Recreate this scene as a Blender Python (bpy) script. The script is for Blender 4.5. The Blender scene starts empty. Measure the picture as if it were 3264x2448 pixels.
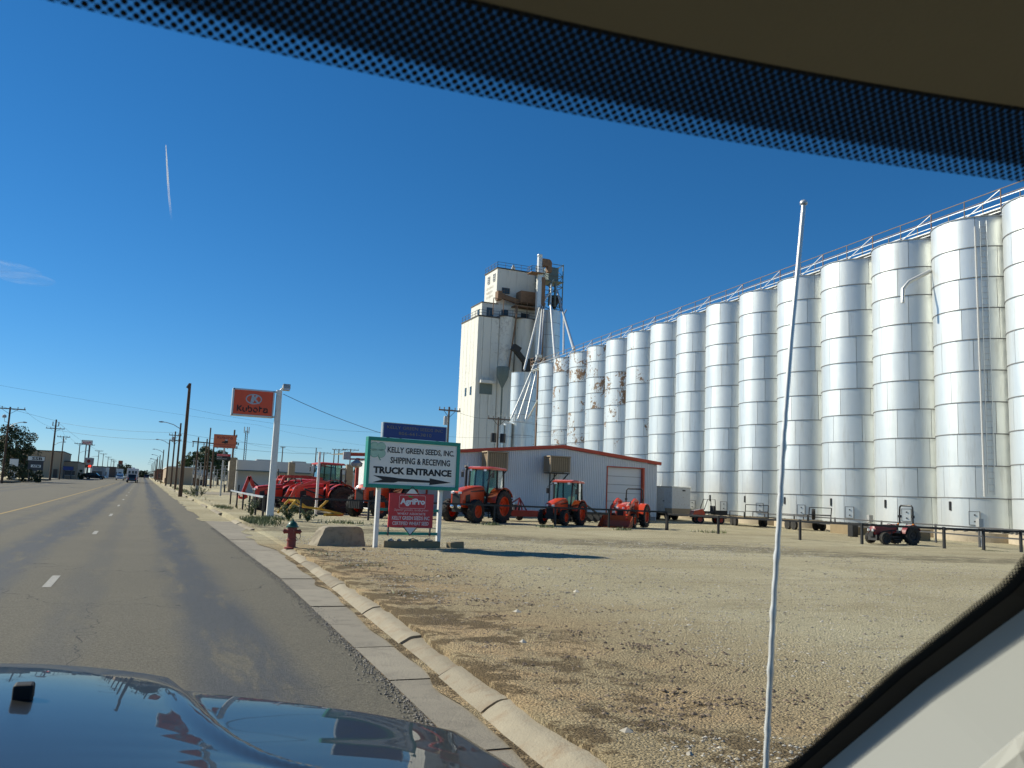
import bpy, bmesh, math, random
import numpy as np
from mathutils import Vector, Matrix
R = math.radians
rnd = random.Random(7)
S = bpy.context.scene
C = S.collection

# ------------------------------------------------------------------ camera
EYE = Vector((0.0, 0.0, 1.62))
cam = bpy.data.cameras.new("camera")
co = bpy.data.objects.new("camera", cam); C.objects.link(co)
fwd = Vector((0.3861, 0.9134, 0.1296)).normalized()
upv = Vector((-0.0879, -0.1037, 0.9907)).normalized()
rgt = fwd.cross(upv).normalized(); upv = rgt.cross(fwd)
mw = Matrix((rgt, upv, -fwd)).transposed().to_4x4(); mw.translation = EYE
co.matrix_world = mw
cam.sensor_width = 36.0; cam.lens = 36.0 * 2734 / 3264
cam.clip_start = 0.03; cam.clip_end = 60000
cam.dof.use_dof = True; cam.dof.focus_distance = 40.0; cam.dof.aperture_fstop = 15.9
S.camera = co

# ------------------------------------------------------------------ sky, sun, exposure
SUN_EL, SUN_AZ = R(34.0), R(-47.0)     # azimuth measured from +Y towards +X
W = bpy.data.worlds.new("World"); S.world = W; W.use_nodes = True
wn = W.node_tree.nodes; wl = W.node_tree.links
sky = wn.new("ShaderNodeTexSky"); sky.sky_type = 'NISHITA'; sky.sun_disc = False
sky.sun_elevation = SUN_EL; sky.sun_rotation = SUN_AZ
sky.altitude = 900; sky.air_density = 1.0; sky.dust_density = 0.0; sky.ozone_density = 10.0
bg = wn["Background"]; bg.inputs[1].default_value = 0.074
hs = wn.new('ShaderNodeHueSaturation'); hs.inputs['Saturation'].default_value = 1.12; hs.inputs['Hue'].default_value = 0.494
wl.new(sky.outputs[0], hs.inputs['Color']); wl.new(hs.outputs[0], bg.inputs[0])
sl = bpy.data.lights.new("sun", 'SUN'); sl.energy = 4.2; sl.angle = R(0.53); sl.color = (1.0, 0.95, 0.80)
so = bpy.data.objects.new("sun", sl); C.objects.link(so)
sd = Vector((math.sin(SUN_AZ) * math.cos(SUN_EL), math.cos(SUN_AZ) * math.cos(SUN_EL), math.sin(SUN_EL)))
so.rotation_euler = sd.to_track_quat('Z', 'Y').to_euler()
S.view_settings.view_transform = 'Standard'; S.view_settings.look = 'None'
S.view_settings.exposure = 0.45; S.view_settings.gamma = 1.0
S.render.engine = 'CYCLES'
S.cycles.use_denoising = True
S.cycles.max_bounces = 8; S.cycles.transparent_max_bounces = 16; S.cycles.diffuse_bounces = 3
S.cycles.caustics_reflective = False; S.cycles.caustics_refractive = False

# ------------------------------------------------------------------ terrain profile
SLOPE = .0075
def zg(y):
    u = min(y, 550.0) - 45.0
    return SLOPE * (math.sqrt(u * u + 225.0) + u) / 2
def interp(tab, y):
    if y <= tab[0][0]: return tab[0][1]
    for (a, b), (c, d) in zip(tab, tab[1:]):
        if y <= c: return b + (d - b) * (y - a) / (c - a)
    return tab[-1][1]
KX = [(-60, 1.9), (3, 2.22), (4.9, 2.32), (8, 2.54), (16.2, 3.04), (22, 3.3), (31, 3.57), (57, 3.79), (107, 3.70), (222, 3.88), (900, 4.0)]
AX = [(-60, 1.75), (0, 1.9), (5, 2.01), (8, 2.13), (15.6, 2.40), (38, 2.61), (60, 2.75), (110, 2.8), (300, 2.95), (900, 3.1)]
kx = lambda y: interp(KX, y)
ax = lambda y: interp(AX, y)
LEFT = -17.0
def lot(x, y):
    d = x - kx(y)
    dip = .10 * math.exp(-((y - 27.5) / 4.6) ** 4) * math.exp(-max(d, 0) / 3.0)
    return zg(y) + .12 - dip

# ------------------------------------------------------------------ mesh builder
class MB:
    def __init__(s): s.v = []; s.f = []
    def add(s, vs, fs):
        o = len(s.v); s.v += [tuple(v) for v in vs]; s.f += [[i + o for i in f] for f in fs]; return s
    def box(s, c, d, rz=0.0, rx=0.0, ry=0.0):
        M = Matrix.Rotation(rz, 3, 'Z') @ Matrix.Rotation(ry, 3, 'Y') @ Matrix.Rotation(rx, 3, 'X')
        c = Vector(c)
        vs = [c + M @ Vector((x * d[0] / 2, y * d[1] / 2, z * d[2] / 2)) for z in (-1, 1) for y in (-1, 1) for x in (-1, 1)]
        return s.add(vs, [(0, 2, 3, 1), (4, 5, 7, 6), (0, 1, 5, 4), (2, 6, 7, 3), (0, 4, 6, 2), (1, 3, 7, 5)])
    def ab(s, a, b):
        return s.box([(p + q) / 2 for p, q in zip(a, b)], [abs(q - p) for p, q in zip(a, b)])
    def beam(s, p, q, w, h=None, up=(0, 0, 1)):
        p, q = Vector(p), Vector(q); h = h or w
        d = (q - p).normalized(); u = Vector(up)
        if abs(d.dot(u)) > .98: u = Vector((0, 1, 0))
        r = d.cross(u).normalized(); u = r.cross(d)
        vs = [e + r * (i * w / 2) + u * (j * h / 2) for e in (p, q) for j in (-1, 1) for i in (-1, 1)]
        return s.add(vs, [(0, 1, 3, 2), (4, 6, 7, 5), (0, 4, 5, 1), (2, 3, 7, 6), (0, 2, 6, 4), (1, 5, 7, 3)])
    def tube(s, pts, r, n=8, cap=True):
        pts = [Vector(p) for p in pts]; m = len(pts)
        rs = r if isinstance(r, (list, tuple)) else [r] * m
        vs = []; u = None
        for i, p in enumerate(pts):
            t = (pts[min(i + 1, m - 1)] - pts[max(i - 1, 0)]).normalized()
            if u is None:
                u = Vector((0, 0, 1)) if abs(t.z) < .9 else Vector((1, 0, 0))
            u = (u - t * u.dot(t)).normalized(); w = t.cross(u)
            for k in range(n):
                a = 2 * math.pi * k / n
                vs.append(p + (u * math.cos(a) + w * math.sin(a)) * rs[i])
        fs = [(i * n + k, i * n + (k + 1) % n, (i + 1) * n + (k + 1) % n, (i + 1) * n + k) for i in range(m - 1) for k in range(n)]
        if cap: fs += [tuple(range(n - 1, -1, -1)), tuple((m - 1) * n + k for k in range(n))]
        return s.add(vs, fs)
    def lathe(s, prof, n=24, c=(0, 0, 0), axis='z'):
        c = Vector(c); vs = []
        for r, h in prof:
            for k in range(n):
                a = 2 * math.pi * k / n; x, y = r * math.cos(a), r * math.sin(a)
                vs.append(c + (Vector((x, y, h)) if axis == 'z' else Vector((x, h, y)) if axis == 'y' else Vector((h, x, y))))
        m = len(prof)
        fs = [(i * n + k, i * n + (k + 1) % n, (i + 1) * n + (k + 1) % n, (i + 1) * n + k) for i in range(m - 1) for k in range(n)]
        return s.add(vs, fs)
    def prism(s, poly, a, b, plane='xz'):
        def P(u, v, w): return {'xz': (u, w, v), 'xy': (u, v, w), 'yz': (w, u, v)}[plane]
        n = len(poly)
        vs = [P(u, v, a) for u, v in poly] + [P(u, v, b) for u, v in poly]
        return s.add(vs, [tuple(range(n)), tuple(range(2 * n - 1, n - 1, -1))] + [(i, (i + 1) % n, n + (i + 1) % n, n + i) for i in range(n)])
    def loft(s, secs, cap=True):
        n = len(secs[0]); m = len(secs); vs = [v for q in secs for v in q]
        fs = [(i * n + k, i * n + (k + 1) % n, (i + 1) * n + (k + 1) % n, (i + 1) * n + k) for i in range(m - 1) for k in range(n)]
        if cap: fs += [tuple(range(n - 1, -1, -1)), tuple((m - 1) * n + k for k in range(n))]
        return s.add(vs, fs)
    def ball(s, c, r, n=10, sz=1.0):
        prof = [(r * math.sin(math.pi * i / n) + 1e-5, -r * sz * math.cos(math.pi * i / n)) for i in range(n + 1)]
        return s.lathe(prof, n + 2, c)
    def mesh(s, name, mat=None, smooth=0):
        me = bpy.data.meshes.new(name); me.from_pydata(s.v, [], s.f)
        bm = bmesh.new(); bm.from_mesh(me); bmesh.ops.recalc_face_normals(bm, faces=bm.faces); bm.to_mesh(me); bm.free()
        if smooth:
            me.polygons.foreach_set('use_smooth', [True] * len(me.polygons)); me.set_sharp_from_angle(angle=R(smooth))
        if mat: me.materials.append(mat)
        return me
    def build(s, name, mat, parent=None, smooth=0, bevel=0):
        o = link(name, s.mesh(name, mat, smooth), parent)
        if bevel:
            m = o.modifiers.new("bevel", 'BEVEL'); m.width = bevel; m.segments = 2; m.limit_method = 'ANGLE'; m.angle_limit = R(35)
        return o
def link(name, data, parent=None):
    o = bpy.data.objects.new(name, data); C.objects.link(o)
    if parent is not None: o.parent = parent
    return o
def tag(o, label=None, cat=None, group=None, kind=None):
    for k, v in (('label', label), ('category', cat), ('group', group), ('kind', kind)):
        if v: o[k] = v
    return o
def thing(name, label, cat, loc=(0, 0, 0), rz=0.0, group=None):
    o = link(name, None); o.empty_display_size = .2
    o.location = loc; o.rotation_euler = (0, 0, rz)
    return tag(o, label, cat, group)
def copy_tree(o, parent=None):
    c = o.copy(); C.objects.link(c); c.parent = parent
    for ch in list(o.children): copy_tree(ch, c)
    return c

# ------------------------------------------------------------------ materials
def nodes(name):
    m = bpy.data.materials.new(name); m.use_nodes = True
    return m, m.node_tree.nodes, m.node_tree.links, m.node_tree.nodes['Principled BSDF']
def noise(n, l, co_, scale, detail=4, rough=.55, dist=0):
    t = n.new('ShaderNodeTexNoise'); t.inputs['Scale'].default_value = scale; t.inputs['Detail'].default_value = detail
    t.inputs['Roughness'].default_value = rough; t.inputs['Distortion'].default_value = dist
    if co_ is not None: l.new(co_, t.inputs['Vector'])
    return t.outputs['Fac']
def ramp(n, l, src, stops):
    r = n.new('ShaderNodeValToRGB'); e = r.color_ramp.elements
    while len(e) < len(stops): e.new(.5)
    for el, (p, c) in zip(e, stops): el.position = p; el.color = (*c, 1) if len(c) == 3 else c
    l.new(src, r.inputs[0]); return r.outputs[0]
def mixc(n, l, f, a, b, mode='MIX'):
    x = n.new('ShaderNodeMix'); x.data_type = 'RGBA'; x.blend_type = mode
    for i, v in ((0, f), (6, a), (7, b)):
        if isinstance(v, (int, float)): x.inputs[i].default_value = v
        elif isinstance(v, tuple): x.inputs[i].default_value = (*v[:3], 1)
        else: l.new(v, x.inputs[i])
    return x.outputs[2]
def math_(n, l, op, a, b=0.0, c=0.0):
    x = n.new('ShaderNodeMath'); x.operation = op
    for i, v in enumerate((a, b, c)):
        if isinstance(v, (int, float)): x.inputs[i].default_value = v
        else: l.new(v, x.inputs[i])
    return x.outputs[0]
def sstep(n, l, v, a, b):
    x = n.new('ShaderNodeMapRange'); x.interpolation_type = 'SMOOTHSTEP'
    l.new(v, x.inputs[0]); x.inputs[1].default_value = a; x.inputs[2].default_value = b
    return x.outputs[0]
def bump(n, l, bs, h, strength=.3, dist=.02):
    b = n.new('ShaderNodeBump'); b.inputs['Strength'].default_value = strength; b.inputs['Distance'].default_value = dist
    l.new(h, b.inputs['Height']); l.new(b.outputs[0], bs.inputs['Normal'])
def coord(n, kind='Object'):
    return n.new('ShaderNodeTexCoord').outputs[kind]
def scl(c, k): return tuple(max(0, min(1, x * k)) for x in c)
def mat(name, col, rough=.6, metal=0.0, var=.18, scale=3.0, bmp=0.0, bscale=30, coat=0.0, per=0.0, dirt=None, dirtamt=.35):
    m, n, l, b = nodes(name); c = coord(n)
    f = noise(n, l, c, scale, 6, .6)
    colr = mixc(n, l, f, scl(col, 1 - var), scl(col, 1 + var))
    if dirt:
        g = noise(n, l, c, scale * 2.3, 8, .65, .4)
        colr = mixc(n, l, math_(n, l, 'MULTIPLY', sstep(n, l, g, .48, .72), dirtamt), colr, dirt)
    if per:
        oi = n.new('ShaderNodeObjectInfo')
        hsv = n.new('ShaderNodeHueSaturation'); l.new(colr, hsv.inputs['Color'])
        l.new(math_(n, l, 'MULTIPLY_ADD', oi.outputs['Random'], per * 2, 1 - per), hsv.inputs['Value']); colr = hsv.outputs[0]
    l.new(colr, b.inputs['Base Color'])
    rr = math_(n, l, 'MULTIPLY_ADD', f, .2, rough - .1); l.new(rr, b.inputs['Roughness'])
    b.inputs['Metallic'].default_value = metal; b.inputs['Coat Weight'].default_value = coat
    if bmp: bump(n, l, b, noise(n, l, c, bscale, 6, .65), bmp, .02)
    return m

def glass_mat(name, tint, fres=.9):
    m = bpy.data.materials.new(name); m.use_nodes = True; n = m.node_tree.nodes; l = m.node_tree.links; n.clear()
    o = n.new('ShaderNodeOutputMaterial'); t = n.new('ShaderNodeBsdfTransparent'); t.inputs[0].default_value = (*tint, 1)
    g = n.new('ShaderNodeBsdfGlossy'); g.inputs['Roughness'].default_value = .03
    fr = n.new('ShaderNodeFresnel'); fr.inputs[0].default_value = 1.6
    x = n.new('ShaderNodeMixShader'); l.new(math_(n, l, 'MULTIPLY', fr.outputs[0], fres), x.inputs[0]); l.new(t.outputs[0], x.inputs[1]); l.new(g.outputs[0], x.inputs[2])
    l.new(x.outputs[0], o.inputs[0]); return m

def dirt_mat():
    m, n, l, b = nodes('lot_dirt'); c = coord(n)
    sep = n.new('ShaderNodeSeparateXYZ'); l.new(c, sep.inputs[0]); X, Y = sep.outputs[0], sep.outputs[1]
    def mapped(sx, sy, rz):
        mp = n.new('ShaderNodeMapping'); mp.inputs['Scale'].default_value = (sx, sy, 1); mp.inputs['Rotation'].default_value = (0, 0, R(rz)); l.new(c, mp.inputs[0]); return mp.outputs[0]
    str_ = mapped(.22, 1.0, 18); rut = mapped(.05, 1.6, 12)
    big = noise(n, l, c, .16, 6, .6, .6); mid = noise(n, l, str_, .9, 8, .7, .5); cl = noise(n, l, c, 1.5, 10, .78, .3)
    fine = noise(n, l, c, 8, 9, .8); vf = noise(n, l, c, 40, 5, .8)
    base = mixc(n, l, sstep(n, l, big, .36, .64), (.375, .335, .255), (.310, .268, .197))
    base = mixc(n, l, math_(n, l, 'MULTIPLY', sstep(n, l, mid, .50, .70), .6), base, (.245, .195, .135))
    rl = math_(n, l, 'MULTIPLY', sstep(n, l, noise(n, l, rut, 1.0, 5, .6, .2), .52, .60), sstep(n, l, Y, 12, 20))
    base = mixc(n, l, math_(n, l, 'MULTIPLY', rl, .45), base, (.225, .190, .140))
    # dark organic soil and bare reddish dirt close to the kerb
    nearx = math_(n, l, 'SUBTRACT', X, math_(n, l, 'MULTIPLY', Y, .055))
    near = math_(n, l, 'MULTIPLY', sstep(n, l, nearx, 5.2, 2.9), sstep(n, l, Y, 26, 20))
    brown = math_(n, l, 'MULTIPLY', sstep(n, l, math_(n, l, 'ADD', nearx, math_(n, l, 'MULTIPLY', math_(n, l, 'SUBTRACT', big, .5), 8.0)), 7.0, 3.6), sstep(n, l, Y, 30, 22))
    base = mixc(n, l, math_(n, l, 'MULTIPLY', brown, .75), base, (.262, .200, .130))
    redn = math_(n, l, 'MULTIPLY', near, sstep(n, l, noise(n, l, c, .8, 6, .65), .44, .60))
    base = mixc(n, l, math_(n, l, 'MULTIPLY', redn, .7), base, (.35, .245, .155))
    soil = sstep(n, l, math_(n, l, 'ADD', cl, math_(n, l, 'MULTIPLY', near, .13)), .60, .66)
    base = mixc(n, l, math_(n, l, 'MULTIPLY', math_(n, l, 'MULTIPLY', soil, near), .92), base, (.105, .076, .048))
    # compacted grey wheel track that crosses the yard
    tr = math_(n, l, 'ADD', Y, math_(n, l, 'MULTIPLY', X, .62))
    trn = math_(n, l, 'ADD', tr, math_(n, l, 'MULTIPLY', math_(n, l, 'SUBTRACT', mid, .5), 6.0))
    t1 = math_(n, l, 'MULTIPLY', sstep(n, l, trn, 33.0, 34.6), sstep(n, l, trn, 39.5, 37.6))
    base = mixc(n, l, math_(n, l, 'MULTIPLY', math_(n, l, 'MULTIPLY', t1, sstep(n, l, cl, .36, .56)), .9), base, (.150, .130, .098))
    base = mixc(n, l, math_(n, l, 'MULTIPLY', sstep(n, l, fine, .52, .72), .5), base, (.175, .145, .105))
    base = mixc(n, l, .8, base, mixc(n, l, sstep(n, l, vf, .36, .64), (.45, .45, .45), (1.52, 1.50, 1.46)), 'MULTIPLY')
    base = mixc(n, l, 1.0, base, (1.50, 1.51, 1.32), 'MULTIPLY')
    l.new(base, b.inputs['Base Color']); b.inputs['Roughness'].default_value = .95; b.inputs['Specular IOR Level'].default_value = .15
    vo = n.new('ShaderNodeTexVoronoi'); vo.inputs['Scale'].default_value = 48; l.new(c, vo.inputs['Vector'])
    h = math_(n, l, 'ADD', math_(n, l, 'ADD', math_(n, l, 'MULTIPLY', noise(n, l, c, 30, 7, .8), 1.0), math_(n, l, 'MULTIPLY', vo.outputs['Distance'], -.9)), math_(n, l, 'MULTIPLY', cl, 1.5))
    bump(n, l, b, h, 1.0, .028); return m

def asphalt_mat():
    m, n, l, b = nodes('asphalt'); c = coord(n)
    sep = n.new('ShaderNodeSeparateXYZ'); l.new(c, sep.inputs[0]); X, Y = sep.outputs[0], sep.outputs[1]
    mp = n.new('ShaderNodeMapping'); mp.inputs['Scale'].default_value = (1, .16, 1); l.new(c, mp.inputs[0])
    wob = noise(n, l, mp.outputs[0], 1.0, 5, .6); patch = noise(n, l, mp.outputs[0], 2.6, 7, .7, .3)
    fine = sstep(n, l, noise(n, l, c, 55, 5, .8), .34, .66); big = noise(n, l, c, .35, 5, .6)
    base = mixc(n, l, big, (.140, .126, .092), (.185, .166, .120))
    Xw = math_(n, l, 'ADD', X, math_(n, l, 'MULTIPLY', math_(n, l, 'SUBTRACT', wob, .5), .9))
    tot = None
    for x0, w, k in ((.95, .52, 1.0), (-.65, .30, .35), (-2.2, .62, .95), (-3.9, .4, .5), (-11.0, .5, .5), (-12.8, .5, .6), (-15, .5, .4)):
        d = math_(n, l, 'ABSOLUTE', math_(n, l, 'SUBTRACT', Xw, x0))
        f = math_(n, l, 'MULTIPLY', sstep(n, l, d, w * 1.3, w * .35), k)
        tot = f if tot is None else math_(n, l, 'MAXIMUM', tot, f)
    tot = math_(n, l, 'MULTIPLY', tot, sstep(n, l, patch, .30, .52))
    base = mixc(n, l, math_(n, l, 'MULTIPLY', tot, .85), base, (.050, .055, .060))
    base = mixc(n, l, .8, base, mixc(n, l, fine, (.5, .5, .5), (1.5, 1.48, 1.45)), 'MULTIPLY')
    vo = n.new('ShaderNodeTexVoronoi'); vo.feature = 'DISTANCE_TO_EDGE'; vo.inputs['Scale'].default_value = .23
    wc = n.new('ShaderNodeVectorMath'); wc.operation = 'ADD'; l.new(c, wc.inputs[0])
    nz = n.new('ShaderNodeTexNoise'); nz.inputs['Scale'].default_value = 1.3; l.new(c, nz.inputs['Vector']); l.new(nz.outputs['Color'], wc.inputs[1]); l.new(wc.outputs[0], vo.inputs['Vector'])
    crack = math_(n, l, 'MULTIPLY', sstep(n, l, vo.outputs['Distance'], .0022, .0008), .7)
    base = mixc(n, l, crack, base, (.03, .03, .03))
    l.new(base, b.inputs['Base Color'])
    l.new(math_(n, l, 'MULTIPLY_ADD', tot, -.22, .86), b.inputs['Roughness']); b.inputs['Specular IOR Level'].default_value = .35
    bump(n, l, b, fine, .55, .012); return m

def steel_mat(name, rust=0.0):
    m, n, l, b = nodes(name); c = coord(n); oi = n.new('ShaderNodeObjectInfo')
    geo = n.new('ShaderNodeNewGeometry')
    f = noise(n, l, geo.outputs['Position'], 1.2, 6, .6)
    mp = n.new('ShaderNodeMapping'); mp.inputs['Scale'].default_value = (2.2, 2.2, .25); l.new(geo.outputs['Position'], mp.inputs[0])
    stre = noise(n, l, mp.outputs[0], 1.3, 6, .65)
    col = mixc(n, l, f, (.72, .745, .715), (.79, .81, .78))
    col = mixc(n, l, math_(n, l, 'MULTIPLY', sstep(n, l, stre, .52, .72), .45), col, (.48, .48, .44))
    hsv = n.new('ShaderNodeHueSaturation'); l.new(col, hsv.inputs['Color']); l.new(math_(n, l, 'MULTIPLY_ADD', oi.outputs['Random'], .09, .95), hsv.inputs['Value']); col = hsv.outputs[0]
    rough = math_(n, l, 'MULTIPLY_ADD', stre, .16, .33)
    rough = math_(n, l, 'ADD', rough, math_(n, l, 'MULTIPLY', math_(n, l, 'FRACT', math_(n, l, 'MULTIPLY', oi.outputs['Random'], 7.3)), .05))
    if rust:
        r1 = noise(n, l, geo.outputs['Position'], 4.2, 9, .75, .2)
        lo_ = noise(n, l, geo.outputs['Position'], .75, 4, .6, .4)
        mk = sstep(n, l, math_(n, l, 'ADD', r1, math_(n, l, 'MULTIPLY', math_(n, l, 'SUBTRACT', lo_, .55), 1.1)), .60 - rust, .63 - rust)
        rc = mixc(n, l, noise(n, l, geo.outputs['Position'], 7, 4, .6), (.16, .085, .045), (.36, .24, .14))
        col = mixc(n, l, mk, col, rc)
        l.new(math_(n, l, 'MULTIPLY_ADD', mk, -.66, .66), b.inputs['Metallic'])
        rough = math_(n, l, 'MAXIMUM', rough, math_(n, l, 'MULTIPLY', mk, .8))
    else: b.inputs['Metallic'].default_value = .66
    l.new(col, b.inputs['Base Color']); l.new(rough, b.inputs['Roughness'])
    bump(n, l, b, noise(n, l, geo.outputs['Position'], 1.6, 3, .5), .12, .03)
    return m

M = {}
M['dirt'] = dirt_mat(); M['asphalt'] = asphalt_mat()
M['steel'] = steel_mat('bin_steel'); M['rust1'] = steel_mat('bin_steel_rust_light', .01); M['rust2'] = steel_mat('bin_steel_rust_heavy', .09)
M['hoop'] = mat('hoop_steel', (.20, .20, .19), .6, .3)
M['binconc'] = mat('bin_foundation', (.50, .42, .30), .9, bmp=.4, dirt=(.2, .16, .1))
M['conc'] = mat('kerb_concrete', (.305, .262, .185), .9, var=.28, scale=2.2, bmp=.5, bscale=45, per=.18, dirt=(.25, .18, .11), dirtamt=.85)
M['gutter'] = mat('gutter_concrete', (.285, .25, .188), .9, var=.25, scale=1.6, bmp=.45, bscale=40, per=.10, dirt=(.15, .13, .10), dirtamt=.55)
def elev_mat():
    m, n, l, b = nodes('elevator_concrete'); c = n.new('ShaderNodeNewGeometry').outputs['Position']
    mp = n.new('ShaderNodeMapping'); mp.inputs['Scale'].default_value = (1, 1, .09); l.new(c, mp.inputs[0])
    st = noise(n, l, mp.outputs[0], .9, 8, .7, .3); bl = noise(n, l, c, .22, 7, .65); fi = noise(n, l, c, 1.6, 7, .7)
    col = mixc(n, l, bl, (.74, .73, .66), (.80, .79, .72)); col = mixc(n, l, math_(n, l, 'MULTIPLY', sstep(n, l, st, .53, .75), .42), col, (.30, .27, .22))
    col = mixc(n, l, math_(n, l, 'MULTIPLY', sstep(n, l, math_(n, l, 'MULTIPLY', bl, fi), .28, .40), .35), col, (.20, .16, .12))
    l.new(col, b.inputs['Base Color']); b.inputs['Roughness'].default_value = .88; bump(n, l, b, fi, .3, .05); return m
M['elev'] = elev_mat()
M['elevdark'] = mat('elevator_trim', (.08, .075, .07), .8)
M['groove'] = mat('elevator_groove', (.20, .18, .15), .9)
M['window'] = mat('dark_window', (.05, .07, .08), .2)
M['rustmetal'] = mat('rusty_metal', (.23, .14, .085), .85, var=.4, scale=2)
M['galv'] = mat('galvanised', (.55, .57, .57), .42, .55, per=.05)
M['spout'] = mat('spout_white', (.72, .72, .68), .4, .3)
M['greenmetal'] = mat('green_grey_metal', (.15, .19, .18), .6, .2)
M['siding'] = mat('siding_grey', (.74, .755, .765), .5, .1, var=.05, per=.03)
M['sidingwhite'] = mat('siding_white', (.72, .73, .72), .5)
M['redtrim'] = mat('red_trim', (.55, .07, .03), .5)
M['roofmetal'] = mat('roof_metal', (.6, .6, .6), .45, .3)
M['orange'] = mat('tractor_orange', (.74, .066, .012), .34, var=.08, coat=.35, dirt=(.34, .16, .07), dirtamt=.16)
M['redpaint'] = mat('implement_red', (.58, .035, .012), .4, var=.12, coat=.2)
M['darkred'] = mat('maroon_paint', (.20, .014, .012), .4, coat=.2)
M['yellow'] = mat('implement_yellow', (.62, .36, .03), .5)
M['black'] = mat('black_paint', (.012, .012, .012), .5)
M['blackplastic'] = mat('black_plastic', (.02, .02, .02), .6)
M['tyre'] = mat('tyre_rubber', (.024, .023, .021), .85, bmp=.2, dirt=(.13, .11, .08), dirtamt=.6)
M['castiron'] = mat('cast_iron', (.035, .035, .035), .7)
M['chrome'] = mat('lamp_chrome', (.85, .85, .85), .12, .9)
M['lens'] = mat('lamp_lens', (.75, .78, .8), .1, .3)
M['amber'] = mat('amber_lens', (.8, .25, .02), .3)
M['cabglass'] = glass_mat('cab_glass', (.50, .70, .66), .55)
M['carglass'] = glass_mat('car_glass', (.2, .22, .22))
M['seat'] = mat('seat_grey', (.30, .34, .33), .8)
M['plasticwrap'] = mat('plastic_wrap', (.45, .60, .52), .35)
M['wood'] = mat('pole_wood', (.10, .062, .038), .9, var=.35, scale=1.5, bmp=.4, bscale=12)
M['woodgrey'] = mat('pole_wood_grey', (.16, .125, .095), .9, var=.3, scale=1.5)
M['lumber'] = mat('weathered_lumber', (.27, .205, .115), .9, var=.25, bmp=.3)
M['poleiron'] = mat('pole_iron', (.09, .09, .09), .6, .4)
M['insul'] = mat('insulator', (.25, .23, .2), .4)
M['wire'] = mat('wire', (.03, .03, .03), .6)
M['lampgrey'] = mat('lamp_grey', (.42, .42, .40), .5, .3)
M['white'] = mat('white_paint', (.78, .77, .73), .5, var=.05, dirt=(.45, .4, .33), dirtamt=.3)
M['signwhite'] = mat('sign_white', (.84, .82, .75), .55, var=.05)
M['green'] = mat('sign_green', (.012, .26, .19), .5, var=.12)
M['blue'] = mat('sign_blue', (.008, .038, .20), .4, var=.08)
M['signred'] = mat('sign_red', (.58, .03, .035), .45, var=.05)
M['signorange'] = mat('sign_orange', (.76, .085, .022), .4, var=.06)
M['signorangefaded'] = mat('sign_orange_faded', (.55, .14, .06), .5, var=.08)
M['ink'] = mat('ink_black', (.018, .018, .018), .6)
M['inkfaded'] = mat('ink_faded', (.55, .50, .42), .7)
M['inkgold'] = mat('ink_flaked', (.22, .20, .15), .7, var=.5, scale=40)
M['inkwhite'] = mat('ink_white', (.82, .80, .78), .5)
M['inkpink'] = mat('ink_pale', (.78, .50, .48), .5)
M['leafink'] = mat('ink_green', (.05, .32, .06), .5)
M['paleink'] = mat('ink_pale_green', (.40, .60, .47), .6)
M['paleinkedge'] = mat('ink_edge_green', (.18, .38, .28), .6)
M['silverink'] = mat('ink_silver', (.42, .42, .44), .35, .3)
M['hydred'] = mat('hydrant_red', (.26, .045, .03), .55, bmp=.15, dirt=(.20, .09, .06))
M['hydgreen'] = mat('hydrant_green', (.012, .085, .05), .4, coat=.2)
M['barrier'] = mat('barrier_concrete', (.33, .28, .20), .92, var=.22, scale=2.5, bmp=.6, bscale=14, dirt=(.12, .10, .07), dirtamt=.6)
M['tan'] = mat('tan_stucco', (.44, .34, .23), .9, var=.06)
M['brick'] = mat('buff_brick', (.44, .33, .21), .9, var=.15, per=.12)
M['mortar'] = mat('mortar', (.30, .26, .20), .95)
M['whitewall'] = mat('painted_wall', (.70, .70, .66), .7, var=.06)
M['greywall'] = mat('grey_wall', (.30, .30, .30), .8)
M['darkwall'] = mat('dark_wall', (.12, .085, .065), .8)
M['redbrick'] = mat('red_brick_wall', (.24, .09, .06), .9)
M['roofdark'] = mat('dark_roof', (.08, .08, .085), .8)
M['bark'] = mat('bark', (.10, .075, .05), .95, bmp=.4)
M['pale'] = mat('pale_stone', (.52, .47, .38), .95, per=.25)
def leaf_mat(name, a, b_):
    m, n, l, b = nodes(name); g = n.new('ShaderNodeNewGeometry')
    l.new(mixc(n, l, g.outputs['Random Per Island'], a, b_), b.inputs['Base Color']); b.inputs['Roughness'].default_value = .6
    return m
M['leafdark'] = leaf_mat('evergreen_leaf', (.022, .040, .016), (.055, .080, .030))
M['leaf'] = leaf_mat('green_leaf', (.035, .065, .018), (.09, .125, .04))
M['weed'] = leaf_mat('weed_leaf', (.05, .085, .03), (.13, .17, .075))
M['grass'] = leaf_mat('grass_blade', (.11, .14, .045), (.22, .23, .10))
M['stone'] = leaf_mat('loose_stone', (.17, .14, .10), (.58, .53, .43))
M['clod'] = leaf_mat('soil_clod', (.11, .075, .045), (.28, .205, .13))
M['crumb'] = leaf_mat('asphalt_crumb', (.09, .08, .065), (.27, .235, .185))
M['linewhite'] = mat('line_white', (.36, .345, .30), .8, var=.25, scale=8, dirt=(.19, .17, .14), dirtamt=.8)
M['lineyellow'] = mat('line_yellow', (.42, .28, .08), .8, var=.25, scale=8, dirt=(.19, .17, .13), dirtamt=.8)

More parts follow.
